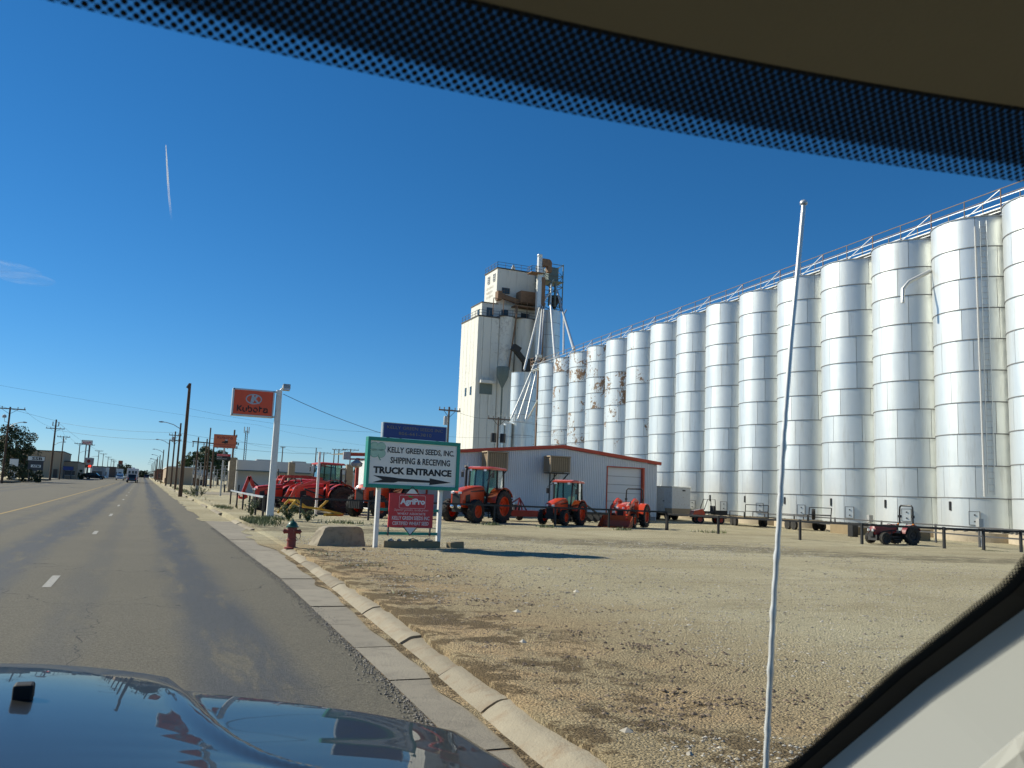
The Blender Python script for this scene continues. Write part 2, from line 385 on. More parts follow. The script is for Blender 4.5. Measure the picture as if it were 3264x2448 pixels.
# ------------------------------------------------------------------ lettering
def text(s, mat_, parent, x, z, w, h, y=0.0, name='lettering', bold=0.0, ext=.004, shear=0.0, rz=0.0, face=(0, -1)):
    """flat lettering in the x-z plane of its parent, lower left corner at (x, z), w wide and h high"""
    cu = bpy.data.curves.new('text', 'FONT'); cu.body = s; cu.resolution_u = 2; cu.offset = bold; cu.shear = shear; cu.extrude = .02
    ob = bpy.data.objects.new('text', cu); C.objects.link(ob)
    dg = bpy.context.evaluated_depsgraph_get(); dg.update()
    me = bpy.data.meshes.new_from_object(ob.evaluated_get(dg)); bpy.data.objects.remove(ob); bpy.data.curves.remove(cu)
    a = np.array([v.co[:] for v in me.vertices]); lo, hi = a.min(0), a.max(0)
    k = (a - lo) / np.maximum(hi - lo, 1e-6)
    for v, q in zip(me.vertices, k): v.co = (x + q[0] * w, y - q[2] * ext, z + q[1] * h)
    me.materials.clear(); me.materials.append(mat_)
    return link(name, me, parent)
def strokes(polys, t, mat_, parent, y, name='lettering', ext=.006):
    b = MB()
    for pl in polys:
        for (x0, z0), (x1, z1) in zip(pl, pl[1:]):
            b.beam((x0, y, z0), (x1, y, z1), ext, t, up=(0, 0, 1)) if abs(x1 - x0) > abs(z1 - z0) else b.beam((x0, y, z0), (x1, y, z1), t, ext, up=(0, 1, 0))
    return b.build(name, mat_, parent)
def arc(cx, cz, rx, rz_, a0, a1, n=10):
    return [(cx + rx * math.cos(R(a0 + (a1 - a0) * i / n)), cz + rz_ * math.sin(R(a0 + (a1 - a0) * i / n))) for i in range(n + 1)]
def K_word(x, z, w, h, t, mat_, parent, y):
    """the rounded tractor-maker word in broken strokes, six letters"""
    u = w / 6.3; q = h * .66; P = []
    P += [[(x + .05 * u, z), (x + .05 * u, z + h)], [(x + .8 * u, z + h * .9), (x + .25 * u, z + h * .52)], [(x + .25 * u, z + h * .46), (x + .85 * u, z + h * .02)]]
    a = x + 1.15 * u; P += [[(a, z + q)] + arc(a + .33 * u, z + q * .38, .33 * u, q * .38, 180, 290), [(a + .68 * u, z + q), (a + .68 * u, z + .05 * h)]]
    a = x + 2.2 * u; P += [[(a, z + h), (a, z + q * .5)], arc(a + .36 * u, z + q * .5, .36 * u, q * .5, 215, 475, 14)]
    a = x + 3.3 * u; P += [arc(a + .38 * u, z + q * .5, .38 * u, q * .5, -20, 140), arc(a + .38 * u, z + q * .5, .38 * u, q * .5, 165, 315)]
    a = x + 4.5 * u; P += [[(a, z + h * .95), (a, z + h * .05)], [(a + .08 * u, z + q), (a + .5 * u, z + q)]]
    a = x + 5.3 * u; P += [[(a, z + q * .9), (a + .4 * u, z + q)] + arc(a + .42 * u, z + q * .65, .36 * u, q * .35, 90, 0), [(a + .78 * u, z + q * .62), (a + .78 * u, z)], arc(a + .36 * u, z + q * .32, .36 * u, q * .30, 80, 330, 12)]
    return strokes(P, t, mat_, parent, y)
# ------------------------------------------------------------------ ground sheet
_rs = np.random.RandomState(3); _tab = _rs.rand(256, 256)
def vnoise(x, y):
    xi, yi = math.floor(x), math.floor(y); fx, fy = x - xi, y - yi
    fx = fx * fx * (3 - 2 * fx); fy = fy * fy * (3 - 2 * fy)
    g = lambda i, j: _tab[(xi + i) % 256, (yi + j) % 256]
    return (g(0, 0) * (1 - fx) + g(1, 0) * fx) * (1 - fy) + (g(0, 1) * (1 - fx) + g(1, 1) * fx) * fy
def relief(x, y):
    """uneven yard surface: metres above lot()"""
    if y > 75 or x > 60: return 0.0
    k = min(1, max(0, (75 - y) / 15)) * min(1, max(0, (60 - x) / 10)) * min(1, max(0.0, (x - kx(y) - .3) / 1.2))
    h = .05 * (vnoise(x * .35, y * .35) - .5) + .035 * (vnoise(x * 1.3 + 9, y * 1.3) - .5) + .022 * (vnoise(x * 4.1, y * 4.1 + 5) - .5)
    if y < 26 and x < 8: h += .05 * max(0, vnoise(x * 1.1 + 30, y * 1.6 + 11) - .60) + .03 * max(0, vnoise(x * 6 + 3, y * 6) - .55)
    return k * h
def ground_z(x, y): return lot(x, y) + relief(x, y)

def build_ground():
    ys = [-400, -150, -60, -20, -5]; y = 0.0
    while y < 45: ys.append(y); y += .28 if y < 26 else .5
    ys += list(np.arange(45.5, 76, 1.5)) + list(np.arange(80, 260, 10)) + list(np.arange(280, 620, 30)) + [700, 900, 1400, 2200, 4000, 9000]
    ds = list(np.arange(0, 14, .26)) + list(np.arange(14, 46, .6)) + [47, 50, 55, 62, 75, 100, 150, 250, 500, 1000, 2500, 9000]
    v = []; nc = len(ds) + 10
    for y in ys:
        k = kx(y) + .30; z0 = zg(y)
        k = kx(y) + .25 + .09 * (vnoise(y * 1.9, 7.7) - .5)
        for d in (9000, 2500, 800, 200, 60, 10, 1.4, 0): v.append((LEFT - .15 - d, y, z0 + .12))
        v.append((LEFT - .10, y, z0 - .06)); v.append((k - .04, y, z0 - .06))
        for d in ds:
            x = k + d; v.append((x, y, ground_z(x, y) + (.022 * math.exp(-d / .25) if 0 < y < 23 or y > 32 else 0)))
    f = [(i * nc + j, i * nc + j + 1, (i + 1) * nc + j + 1, (i + 1) * nc + j) for i in range(len(ys) - 1) for j in range(nc - 1)]
    me = bpy.data.meshes.new('ground'); me.from_pydata(v, [], f); me.materials.append(M['dirt'])
    me.polygons.foreach_set('use_smooth', [True] * len(me.polygons))
    return tag(link('ground', me), kind='structure')
build_ground()

def strip(name, xa, xb, y0, y1, dz, m, parent=None, step=None):
    """sheet following the street's long profile between x = xa(y) and xb(y)"""
    ys = [y0]
    while ys[-1] < y1 - 1e-6:
        ys.append(min(y1, ys[-1] + (step or (1.0 if ys[-1] < 60 else 6 if ys[-1] < 200 else 25))))
    v = []
    for y in ys:
        z = zg(y) + dz; v += [(xa(y), y, z), (xb(y), y, z)]
    f = [(2 * i, 2 * i + 1, 2 * i + 3, 2 * i + 2) for i in range(len(ys) - 1)]
    me = bpy.data.meshes.new(name); me.from_pydata(v, [], f); me.materials.append(m)
    return link(name, me, parent)
road = tag(strip('road', lambda y: LEFT + .0, ax, -60, 560, 0, M['asphalt']), kind='structure')
for y in [14.55 - 13.7] + [14.55 + 13.7 * i for i in range(0, 18)]:
    if y > 3: strip('lane_dash', lambda q: -1.22, lambda q: -1.10, y, y + (1.7 if y < 30 else 2.6), .004, M['linewhite'], road)
strip('centre_line', lambda q: -5.34 + .004 * (q - 40), lambda q: -5.22 + .004 * (q - 40), 4, 180, .004, M['lineyellow'], road)
for i in range(10):
    strip('lane_dash', lambda q: -13.1, lambda q: -12.98, 60 + 12 * i, 63 + 12 * i, .004, M['linewhite'], road)

# concrete gutter slabs and broken kerb
gut = tag(link('gutter', None), kind='structure'); kerb = tag(link('kerb', None), kind='structure')
y = 1.2; i = 0
while y < 39.5:
    L = rnd.uniform(1.5, 2.6)
    strip('gutter_slab', lambda q: ax(q) - .02, lambda q: kx(q) + .06, y, y + L - (.035 if y < 50 else .06), .012 + rnd.uniform(-.004, .006), M['gutter'], gut, .5)
    y += L
strip('gutter_silt', lambda q: ax(q) - .15 + .35 * (vnoise(q * .7, 2.2) - .5), lambda q: kx(q) + .06, 39.0, 560, .014, M['dirt'], gut, .8)
strip('gutter_silt', lambda q: kx(q) - .02 - .16 * vnoise(q * 1.3, 5.5) ** 2, lambda q: kx(q) + .05, 1, 23, .024, M['dirt'], gut, .2)
strip('gutter_silt', lambda q: kx(q) + .1 - (.15 + .6 * vnoise(q * .9, 8.5)) * math.sin(math.pi * min(1, max(0, (q - 22.3) / 10.7))) ** .6, lambda q: kx(q) + .4, 22.3, 33, .026, M['dirt'], gut, .25)
strip('joint_fill', lambda q: ax(q) - .02, lambda q: kx(q) + .05, -20, 41, .004, M['clod'], gut, 2)
KP = [(-.01, -.02), (.0, .012), (.06, .052), (.125, .088), (.15, .100), (.185, .108), (.26, .114), (.33, .112), (.36, .05), (.36, -.05)]
def kerb_piece(y0, y1, sink=0.0, tilt=0.0):
    ys = np.linspace(y0, y1, max(2, int((y1 - y0) / .08) + 1 if y0 < 30 else 3)); b = MB()
    secs = []
    for q in ys:
        w = .022 * (vnoise(q * 3.1, 4.5) - .5) + .014 * (vnoise(q * 11.0, 1.5) - .5) if q < 40 else 0
        secs.append([(kx(q) + dx + w, q, zg(q) + dz - (sink if dz > 0 else 0) + tilt * (q - y0) + (w if dz > .03 else 0)) for dx, dz in KP])
    b.loft(secs); return b.build('kerb_piece', M['conc'], kerb, smooth=28)
y = .4
while y < 22.2:
    L = rnd.choice((1.3, 1.9, 2.2, 1.6)); e = min(y + L, 22.6); kerb_piece(y, e - rnd.uniform(.03, .075), rnd.uniform(0, .022), rnd.uniform(-.006, .006)); y = e
y = 32.0
for L, gap in ((2.2, .05), (2.4, .05), (2.6, 8), (3, .1), (3, 5.5), (4, .2), (1.2, 10), (3.5, .2), (2.0, 6), (5, .1), (5, .1), (6, .1), (9, 4)):
    kerb_piece(y, y + L, rnd.uniform(.0, .05)); y += L + gap
while y < 330: kerb_piece(y, y + 11.8); y += 12
lk = tag(link('far_kerb', None), kind='structure')
for y in np.arange(20, 330, 12.0):
    if int(y) % 36 in (8, 20):
        b = MB(); b.loft([[(LEFT - dx, q, zg(q) + dz) for dx, dz in KP] for q in (y, y + 11.9)]); b.build('kerb_piece', M['conc'], lk)
strip('far_walk', lambda q: LEFT - 2.2, lambda q: LEFT - .3, 20, 330, .145, M['gutter'], lk)
for y0, y1 in ((130, 146), (150, 171), (176, 190)):      # parking islands in front of the bank
    b = MB(); q = zg((y0 + y1) / 2); b.prism([(LEFT - 1.2, y0), (LEFT + .8, y0 + 2), (LEFT + .8, y1 - 2), (LEFT - 1.2, y1)], q + .05, q + .30, 'xy')
    b.build('kerb_island', M['conc'], lk)
# concrete drive beside the far signs
def patch(name, poly, m, dz=.004):
    return tag(MB().add([(x, y, lot(x, y) + dz) for x, y in poly], [tuple(range(len(poly)))]).build(name, m), kind='structure')
patch('concrete_drive', [(4.6, 96), (30, 100), (30, 112), (4.6, 112)], M['conc'], .02)

# ------------------------------------------------------------------ loose stones, clods, crumbs
def lump(b, c, r, squash=.65):
    n = 5; a0 = rnd.uniform(0, 6.28); c = Vector(c); vs = []
    for lv, (rr, hh) in enumerate(((.9, -.25), (1.0, .15))):
        for k in range(n):
            a = a0 + 6.283 * k / n + lv * .6; q = r * rr * rnd.uniform(.75, 1.2)
            vs.append((c.x + q * math.cos(a), c.y + q * math.sin(a), c.z + r * hh * squash))
    vs.append((c.x, c.y, c.z + r * squash * rnd.uniform(.7, 1.0)))
    fs = [(k, (k + 1) % n, n + (k + 1) % n, n + k) for k in range(n)] + [(n + k, n + (k + 1) % n, 2 * n) for k in range(n)]
    b.add(vs, fs)
def fast(b, name, m):
    me = bpy.data.meshes.new(name); me.from_pydata(b.v, [], b.f); me.materials.append(m); return link(name, me)
b = MB()
for _ in range(30000):
    y = 4.2 + 24 * rnd.random() ** 1.6; x = kx(y) + .5 + 19 * rnd.random() ** 1.1
    dens = vnoise(x * .5, y * .5 + 40)
    if x < 5.2 and dens < .55 or dens < .28: continue
    r = rnd.uniform(.006, .017) * (1.0 + (rnd.random() > .97) * .8) * (.8 + y / 30); lump(b, (x, y, ground_z(x, y)), r)
tag(fast(b, 'gravel', M['stone']), 'pale loose gravel scattered over the dirt yard', 'gravel', kind='stuff')
b = MB()
for _ in range(230):
    y = 5.0 + 17 * rnd.random() ** 1.3; x0 = kx(y) + .45 + 2.6 * rnd.random() ** 1.6
    n = rnd.randint(5, 38); ex = rnd.uniform(.1, .5)
    for _k in range(n):
        x = x0 + rnd.gauss(0, ex); yy = y + rnd.gauss(0, ex * .5)
        if x > kx(yy) + .34: lump(b, (x, yy, ground_z(x, yy)), rnd.uniform(.005, .024) * rnd.uniform(.4, 1.2), .7)
tag(fast(b, 'soil_clods', M['clod']), 'dark crumbly soil clods along the back of the kerb', 'soil', kind='stuff')
b = MB()
for _ in range(9000):
    y = 3.5 + 30 * rnd.random() ** 1.7; w = .10 + .05 * vnoise(y * 2, 3)
    x = ax(y) + rnd.gauss(-.02, w * .55); lump(b, (x, y, zg(y) + .006), rnd.uniform(.004, .012), .8)
tag(fast(b, 'asphalt_crumbs', M['crumb']), 'crumbled asphalt edge where road meets gutter', 'rubble', kind='stuff')
# larger stones one can pick out
STL = ['pale stone lying behind the kerb near the car', 'buff stone on bare dirt a few metres past the kerb', 'small brown rock on the gravel yard beyond the kerb', 'flat grey stone among dark clods behind the kerb']
for (x, y, r), s in zip(((3.05, 5.05, .05), (4.6, 10.4, .06), (6.6, 12.6, .06), (3.7, 8.2, .045)), STL):
    b = MB(); lump(b, (0, 0, 0), r, .8); o = b.build('stone', M['pale']); o.location = (x, y, ground_z(x, y)); tag(o, s, 'stone', 'stones lying behind the kerb')

# ------------------------------------------------------------------ steel grain bins
def panel_mesh(r, h, npan, gap=.012, hg=.02):
    a0 = math.pi / npan - gap / r; n = 7; b = MB(); vs = []
    for dz, dr in ((hg, -.03), (hg, 0), (h - hg, 0), (h - hg, -.03)):
        for k in range(n + 1):
            a = -a0 + 2 * a0 * k / n; vs.append(((r + dr) * math.cos(a), (r + dr) * math.sin(a), dz))
    b.add(vs, [(i * (n + 1) + k, i * (n + 1) + k + 1, (i + 1) * (n + 1) + k + 1, (i + 1) * (n + 1) + k) for i in range(3) for k in range(n)])
    for s in (0, n): b.add([vs[s], vs[n + 1 + s], vs[2 * (n + 1) + s], vs[3 * (n + 1) + s]], [(0, 1, 2, 3)])
    me = b.mesh('sheet', M['steel'], 40); return me
_pm = {}
def variant(me, m):
    c = me.copy(); c.materials.clear(); c.materials.append(m); return c
def steel_bin(name, label, cat, x, y, z0, r, nring, h, npan, group, found=None, rust=0.0, rusty=(), seed=0, roof=True):
    t = thing(name, label, cat, (x, y, z0), 0, group); rr = random.Random(seed)
    key = (r, h, npan)
    if key not in _pm:
        p = panel_mesh(r, h, npan); b = MB(); b.lathe([(r - .03, 0), (r + .035, 0), (r + .035, .05), (r - .03, .05)], 40)
        _pm[key] = (p, variant(p, M['rust1']), variant(p, M['rust2']), b.mesh('hoop', M['hoop'], 40))
    p0, p1, p2, hoop = _pm[key]
    for i in range(nring):
        off = rr.uniform(0, 6.28)
        for k in range(npan):
            me = p0
            if i in rusty and rr.random() < .8: me = p2
            elif rust and rr.random() < rust: me = p1
            o = link('sheet', me, t); o.location = (0, 0, i * h); o.rotation_euler = (0, 0, off + 2 * math.pi * k / npan)
        if i: o = link('hoop', hoop, t); o.location = (0, 0, i * h - .025)
    MB().lathe([(r - .06, 0), (r - .06, nring * h - .02)], 32).build('inner_shell', M['hoop'], t)
    if roof:
        MB().lathe([(r + .05, nring * h - .03), (r + .06, nring * h + .02), (.5, nring * h + r * .10), (.01, nring * h + r * .12)], 32).build('roof', M['galv'], t, smooth=40)
    if found:
        MB().lathe([(r + .22, found), (r + .22, -.10), (r - .1, -.03)], 36).build('foundation', M['binconc'], t, smooth=40)
        b = MB()
        for k in range(26):
            a = 2 * math.pi * k / 26; b.box(((r + .09) * math.cos(a), (r + .09) * math.sin(a), -.02), (.12, .07, .12), a)
        b.build('anchor_bolts', M['hoop'], t)['kind'] = 'stuff'
    return t
BX0, BY0 = 48.88, 100.27; BDX, BDY = -.312, -5.0073; ROWB = []
ORD = ['first', 'second', 'third', 'fourth', 'fifth', 'sixth', 'seventh', 'eighth', 'ninth', 'tenth', 'eleventh', 'twelfth', 'thirteenth', 'fourteenth', 'fifteenth']
for k in range(15):
    x, y = BX0 + BDX * k, BY0 + BDY * k; z0 = .62 + zg(y) * .6 + .12
    look = {1: 'rust flaked', 2: 'rust streaked', 3: 'badly rust patched', 4: 'rust stained'}.get(k, 'tall silvery')
    lab = {13: 'silvery grain bin with a thin white downpipe and ladder, second from the edge', 12: 'tall silvery steel grain bin with a cream spout elbow near its top',
           14: 'nearest steel grain bin, cut by the edge of the picture'}.get(k, f'{look} steel grain bin, {ORD[k]} in the long row from the concrete elevator')
    nh = (18.76 - z0) / 10
    t = steel_bin('grain_bin', lab, 'grain bin', x, y, z0, 2.5, 10, 1.792, 8, 'steel grain bins in the long row', -z0 + .05, .25 if k in (1, 2, 3, 4, 5) else 0.0,
                  {1: (3, 4, 9, 8, 7), 2: (4, 3, 5, 8, 9), 3: (9, 8, 7, 6), 4: (6, 7)}.get(k, ()), seed=40 + k)
    ROWB.append((t, x, y, z0))
    if k >= 7:                                   # inspection hatch and dark slot on the lowest ring
        for nm, ang, zc, w, h, d, mm in (('hatch', R(204 + (14 - k) * 1.5), .68, .52, .72, .05, 'steel'), ('slot', R(172 + (14 - k) * 1.5), 1.32, .12, .5, .05, 'black')):
            o = MB().box((2.5 + d / 2, 0, zc), (d, w, h)).build(nm, M[mm], t); o.rotation_euler = (0, 0, ang)
            if nm == 'hatch':
                fr = MB()
                for dy in (-.27, .27): fr.box((2.535, dy, zc), (.05, .03, .77))
                for dz in (-.37, .37): fr.box((2.535, 0, zc + dz), (.05, .57, .03))
                fr.build('frame', M['hoop'], o)
                for dz in (-.18, .18): MB().box((2.56, .02, zc + dz), (.06, .07, .07)).build('latch', M['black'], o)
t13, x13, y13, z13 = ROWB[13]
o = MB().tube([(-2.15, -1.55, 17.3), (-2.12, -1.62, 1.9)], .04, 6).build('downpipe', M['white'], t13)
b = MB()
for s in (-.2, .2): b.tube([(-1.85 + s * .6, -1.85 - s * .6, 17.6), (-1.85 + s * .6, -1.85 - s * .6, 2.0)], .022, 5)
for q in np.arange(2.2, 17.5, .35): b.tube([(-1.97, -1.73, q), (-1.73, -1.97, q)], .014, 4)
b.build('ladder', M['galv'], t13)
t12, x12, y12, z12 = ROWB[12]
MB().tube([(43.6 - x12, 36.8 - y12, 16.6 - z12), (41.6 - x12, 37.35 - y12, 15.45 - z12), (41.15 - x12, 37.4 - y12, 14.95 - z12), (41.12 - x12, 37.4 - y12, 14.1 - z12)], .12, 8).build('spout', M['spout'], t12, smooth=40)

M['railgrey'] = mat('rail_grey', (.20, .155, .125), .8)
# catwalk with conveyor along the bin tops
cw = thing('catwalk', 'long railed conveyor catwalk running along the grain bin tops', 'catwalk')
def along(s, off, z): return (BX0 + BDX * s + off, BY0 + BDY * s, z)
CZ = 19.08
MB().beam(along(-1.5, -.55, CZ), along(16.2, -.55, CZ), .9, .07).build('deck', M['spout'], cw)
MB().beam(along(-1.5, .5, CZ + .2), along(16.2, .5, CZ + .2), .6, .4).build('conveyor', M['galv'], cw)
for off, z, m in ((-1.02, CZ + 1.1, 'railgrey'), (-1.02, CZ + .58, 'galv'), (-.05, CZ + 1.1, 'railgrey'), (-.05, CZ + .62, 'spout'), (-1.02, CZ - .22, 'spout'), (.9, CZ + .8, 'galv')):
    MB().beam(along(-1.5, off, z), along(16.2, off, z), .04, .045).build('rail', M[m], cw)
pm = MB().beam((0, 0, -.05), (0, 0, 1.12), .045).mesh('rail_post', M['railgrey']); pm2 = MB().beam((0, 0, -.25), (0, 0, 1.12), .05).mesh('rail_post', M['rustmetal'])
dm = MB().beam((0, 0, .05), (BDX * .5, BDY * .5, 1.08), .035).mesh('brace', M['spout']); sm = MB().beam((0, 0, -.45), (0, 0, -.02), .14).mesh('support', M['hoop'])
for i in range(-3, 33):
    s = i / 2
    o = link('rail_post', pm2 if i % 2 else pm, cw); o.location = along(s, -1.02, CZ)
    o = link('rail_post', pm, cw); o.location = along(s + .1, -.05, CZ)
    if i % 2 == 0: o = link('brace', dm, cw); o.location = along(s, -1.0, CZ)
    o = link('support', sm, cw); o.location = along(s, -.55, CZ)

# ------------------------------------------------------------------ concrete elevator
EL = thing('grain_elevator', 'white concrete grain elevator with head house behind the metal building', 'grain elevator', (0, 0, 0))
Z0 = .8
MB().ab((56.35, 150.4, Z0), (68.2, 159.4, 35.2)).build('core', M['groove'], EL)
n = 5
for i in range(n):
    y0 = 150.0 + 9.4 * i / n; MB().ab((55.95, y0 + (.0 if i == 0 else .09), Z0), (56.6, y0 + 9.4 / n, 35.3)).build('pilaster', M['elev'], EL)
for xa, xb in ((56.62, 57.0), (57.06, 58.6), (58.66, 60.2)): MB().ab((xa, 150.0, Z0), (xb, 150.6, 35.3)).build('pilaster', M['elev'], EL)
for cx, cy, r in ((61.98, 151.0, 1.80), (65.9, 151.2, 2.15)):
    MB().lathe([(r, Z0), (r, 35.75), (r - .3, 35.75)], 48, (cx, cy, 0)).build('silo_bulge', M['elev'], EL, smooth=40)
MB().ab((55.85, 149.9, 35.3), (60.3, 159.5, 35.55)).build('coping', M['elevdark'], EL)
MB().ab((60.3, 149.3, 35.75), (68.3, 159.5, 35.95)).build('coping', M['elevdark'], EL)
hh = MB().ab((57.3, 152, 35.5), (69.1, 158, 38.5)).build('head_house', M['elev'], EL)
MB().ab((57.2, 151.9, 38.5), (60.65, 158.1, 38.68)).build('eave', M['elevdark'], hh)
for x0, x1, za, zb in ((58.3, 59.7, 36.0, 37.65), (61.4, 62.8, 36.2, 37.6), (65.6, 67.2, 36.1, 37.4)): MB().ab((x0, 151.93, za), (x1, 152.02, zb)).build('door', M['window'], hh)
MB().ab((57.22, 153.2, 36.2), (57.32, 154.2, 37.4)).build('window', M['window'], hh)
tw = MB().ab((60.6, 153, 38.5), (69.1, 159.6, 46.0)).build('head_tower', M['elev'], EL)
MB().ab((60.45, 152.85, 46.0), (69.25, 159.75, 46.2)).build('roof_slab', M['elevdark'], tw)
def window(x0, x1, y, za, zb, parent, nx=3, nz=2):
    w = MB().ab((x0, y - .06, za), (x1, y + .02, zb)).build('window', M['window'], parent)
    f = MB()
    for i in range(nx + 1): f.ab((x0 + (x1 - x0) * i / nx - .04, y - .12, za), (x0 + (x1 - x0) * i / nx + .04, y - .05, zb))
    for i in range(nz + 1): f.ab((x0, y - .115, za + (zb - za) * i / nz - .04), (x1, y - .055, za + (zb - za) * i / nz + .04))
    f.build('frame', M['woodgrey'], w)
    return w
window(61.7, 63.3, 153, 41.1, 42.2, tw)
for y0 in (154.0, 156.9):
    w = MB().ab((60.53, y0, 43.7), (60.62, y0 + 1.1, 45.2)).build('window', M['window'], tw)
    f = MB()
    for i in range(3): f.ab((60.49, y0 + .5 * i, 43.7), (60.55, y0 + .5 * i + .1, 45.2))
    for i in range(4): f.ab((60.47, y0, 43.66 + .48 * i), (60.54, y0 + 1.1, 43.74 + .48 * i))
    f.build('frame', M['white'], w)
for y0 in (152.0, 154.8): MB().ab((55.88, y0, 20.4), (55.96, y0 + .8, 22.0)).build('window', M['window'], EL)
def railing(name, pts, parent, h=1.1, step=1.8, m='poleiron', t=.06):
    r = MB()
    for p, q in zip(pts, pts[1:]):
        p, q = Vector(p), Vector(q); n = max(1, round((q - p).length / step))
        for zz in (h, h * .5): r.beam(p + Vector((0, 0, zz)), q + Vector((0, 0, zz)), t)
        for i in range(n + 1): a = p + (q - p) * i / n; r.beam(a, a + Vector((0, 0, h)), t)
    return r.build(name, M[m], parent)
railing('railing', [(60.6, 159.6, 46.2), (60.6, 153, 46.2), (69, 153, 46.2)], tw)
railing('railing', [(56, 159.3, 35.5), (56, 150, 35.5), (60.2, 150, 35.55), (61, 149.5, 35.95), (68, 149.5, 35.95)], EL)
MB().lathe([(.35, 0), (.45, .5), (.2, .8), (.25, 1.0)], 12, (64.2, 153.6, 46.2)).build('vent', M['spout'], tw, smooth=40)
bx = MB().ab((64.7, 150.4, 39.2), (68.4, 152.8, 41.5)).build('leg_housing', M['rustmetal'], EL)
MB().beam((60.4, 151.6, 40.3), (64.8, 151.6, 39.4), .7, .9).build('duct', M['rustmetal'], EL)
MB().ab((60.1, 150.9, 39.3), (61.0, 152.4, 41.0)).build('duct_box', M['rustmetal'], EL)
MB().ab((63.4, 149.9, 38.2), (68.6, 152.9, 38.4)).build('platform', M['rustmetal'], EL)
railing('railing', [(63.4, 149.9, 38.4), (68.6, 149.9, 38.4)], EL, 1.0, 1.3, 'rustmetal')
b = MB()
for x in (58.9, 61.0, 63.5, 66.0, 68.4): b.beam((x, 150.1, 35.9), (x, 150.1, 39.2), .12)
b.beam((58.9, 150.1, 39.2), (61.0, 150.1, 39.2), .12)
b.build('support_frame', M['rustmetal'], EL)
MB().tube([(63.9, 150.2, 38.3), (63.4, 149.0, 36.6), (62.0, 148.6, 25.4)], .16, 8).build('drain_spout', M['rustmetal'], EL)
MB().ab((56.6, 148.9, 22.5), (59.6, 150, 23.05)).build('awning', M['white'], EL)
MB().ab((56.8, 149.85, 20.5), (59.3, 150.02, 22.5)).build('louvre', M['greenmetal'], EL)
MB().lathe([(1.15, 25.6), (1.2, 25.3), (1.15, 23.8), (.15, 21.6), (.13, 3.0)], 20, (60.4, 147.6, 0)).build('cyclone', M['greenmetal'], EL, smooth=40)
MB().beam((62.4, 147.2, 29.3), (65.2, 147.2, 26.4), 1.0, .8).beam((62.0, 147.1, 29.6), (63.4, 147.1, 28.9), 1.2, 1.2).build('dust_duct', M['castiron'], EL)
MB().ab((64.6, 146.9, 24.2), (66.4, 148.4, 27.6)).build('fan_housing', M['castiron'], EL)
wl_ = MB(); q = random.Random(5)
for z in (42.75, 41.85, 40.95):
    y = 158.4
    while y > 155.0: wl_.box((60.585, y, z), (.02, q.uniform(.1, .35), q.uniform(.3, .55))); y -= q.uniform(.38, .55)
wl_.build('worn_lettering', M['inkfaded'], tw)
# bins beside the elevator
tb = steel_bin('tall_bin', 'tall grey steel bin under the lattice leg tower', 'grain bin', 71.3, 151, .9, 2.17, 15, 2.48, 6, 'steel bins beside the elevator', seed=3)
steel_bin('overhead_bin', 'white steel bin in front of the concrete elevator', 'grain bin', 55.1, 125.6, .8, 2.0, 9, 2.28, 6, 'steel bins beside the elevator', seed=5)
steel_bin('hopper_bin', 'wide low steel bin below the fanned white spouts', 'grain bin', 52.05, 118.8, .7, 1.8, 6, 2.0, 6, 'steel bins beside the elevator', seed=6)
steel_bin('slim_bin', 'slim white bin left of the wide low bin', 'grain bin', 49.65, 118.4, .7, .64, 6, 1.95, 4, 'steel bins beside the elevator', seed=7)
steel_bin('slim_bin', 'slimmest white bin behind the two pole transformers', 'grain bin', 48.52, 118.4, .7, .53, 6, 1.9, 4, 'steel bins beside the elevator', seed=8)
railing('rail_ring', [(48, 117.9, 12.4), (50.2, 117.5, 12.5), (50.3, 117.1, 12.75), (53.8, 117.1, 12.75)], None, 1.0, .9, 'spout', .05)
tag(bpy.data.objects['rail_ring'], 'thin white railing around the low bin tops', 'railing')
# leg tower with its head, distributor and casing
LT = thing('leg_tower', 'lattice leg tower with curved elevator head on the tall bin', 'leg tower')
xa, xb, ya, yb = 68.75, 73.1, 149.2, 152.6
for x in (xa, xb):
    for y in (ya, yb): MB().beam((x, y, 38.2), (x, y, 47.6), .16).build('corner_post', M['greenmetal'], LT)
for i, z in enumerate(np.linspace(38.4, 47.4, 5)):
    for p, q in (((xa, ya), (xb, ya)), ((xa, yb), (xb, yb)), ((xa, ya), (xa, yb)), ((xb, ya), (xb, yb))):
        MB().beam((*p, z), (*q, z), .11).build('girt', M['greenmetal'], LT)
        if i < 4:
            z2 = z + 2.25; (p, q) = (p, q) if i % 2 else (q, p)
            MB().beam((*p, z), (*q, z2), .08).build('brace', M['greenmetal'], LT)
MB().ab((70.1, 149.6, 44.2), (72.3, 151.8, 46.9)).build('distributor_housing', M['greenmetal'], LT)
MB().ab((68.6, 149.0, 43.9), (73.2, 152.7, 44.05)).build('platform', M['greenmetal'], LT)
MB().lathe([(1.1, 41.2), (1.15, 40.6), (.25, 38.6)], 14, (71.9, 150.2, 0)).build('distributor_cone', M['castiron'], LT, smooth=40)
MB().ab((66.9, 147.5, 1.0), (67.75, 148.3, 43.0)).build('leg_casing', M['spout'], LT)
MB().ab((67.8, 147.5, 1.0), (68.55, 148.3, 44.0)).build('leg_casing', M['rustmetal'], LT)
MB().ab((66.95, 147.52, 42.9), (67.72, 148.28, 48.1)).build('leg_casing', M['spout'], LT)
hd = MB(); prof = [(67.75, 46.3), (67.75, 47.7)] + [(69.0 + .75 * math.cos(R(a)), 46.95 + .75 * math.sin(R(a))) for a in range(95, -10, -15)] + [(69.75, 45.2), (69.0, 45.2), (68.9, 46.3)]
hd.prism(prof, 147.4, 148.5, 'xz').build('leg_head', M['rustmetal'], LT)
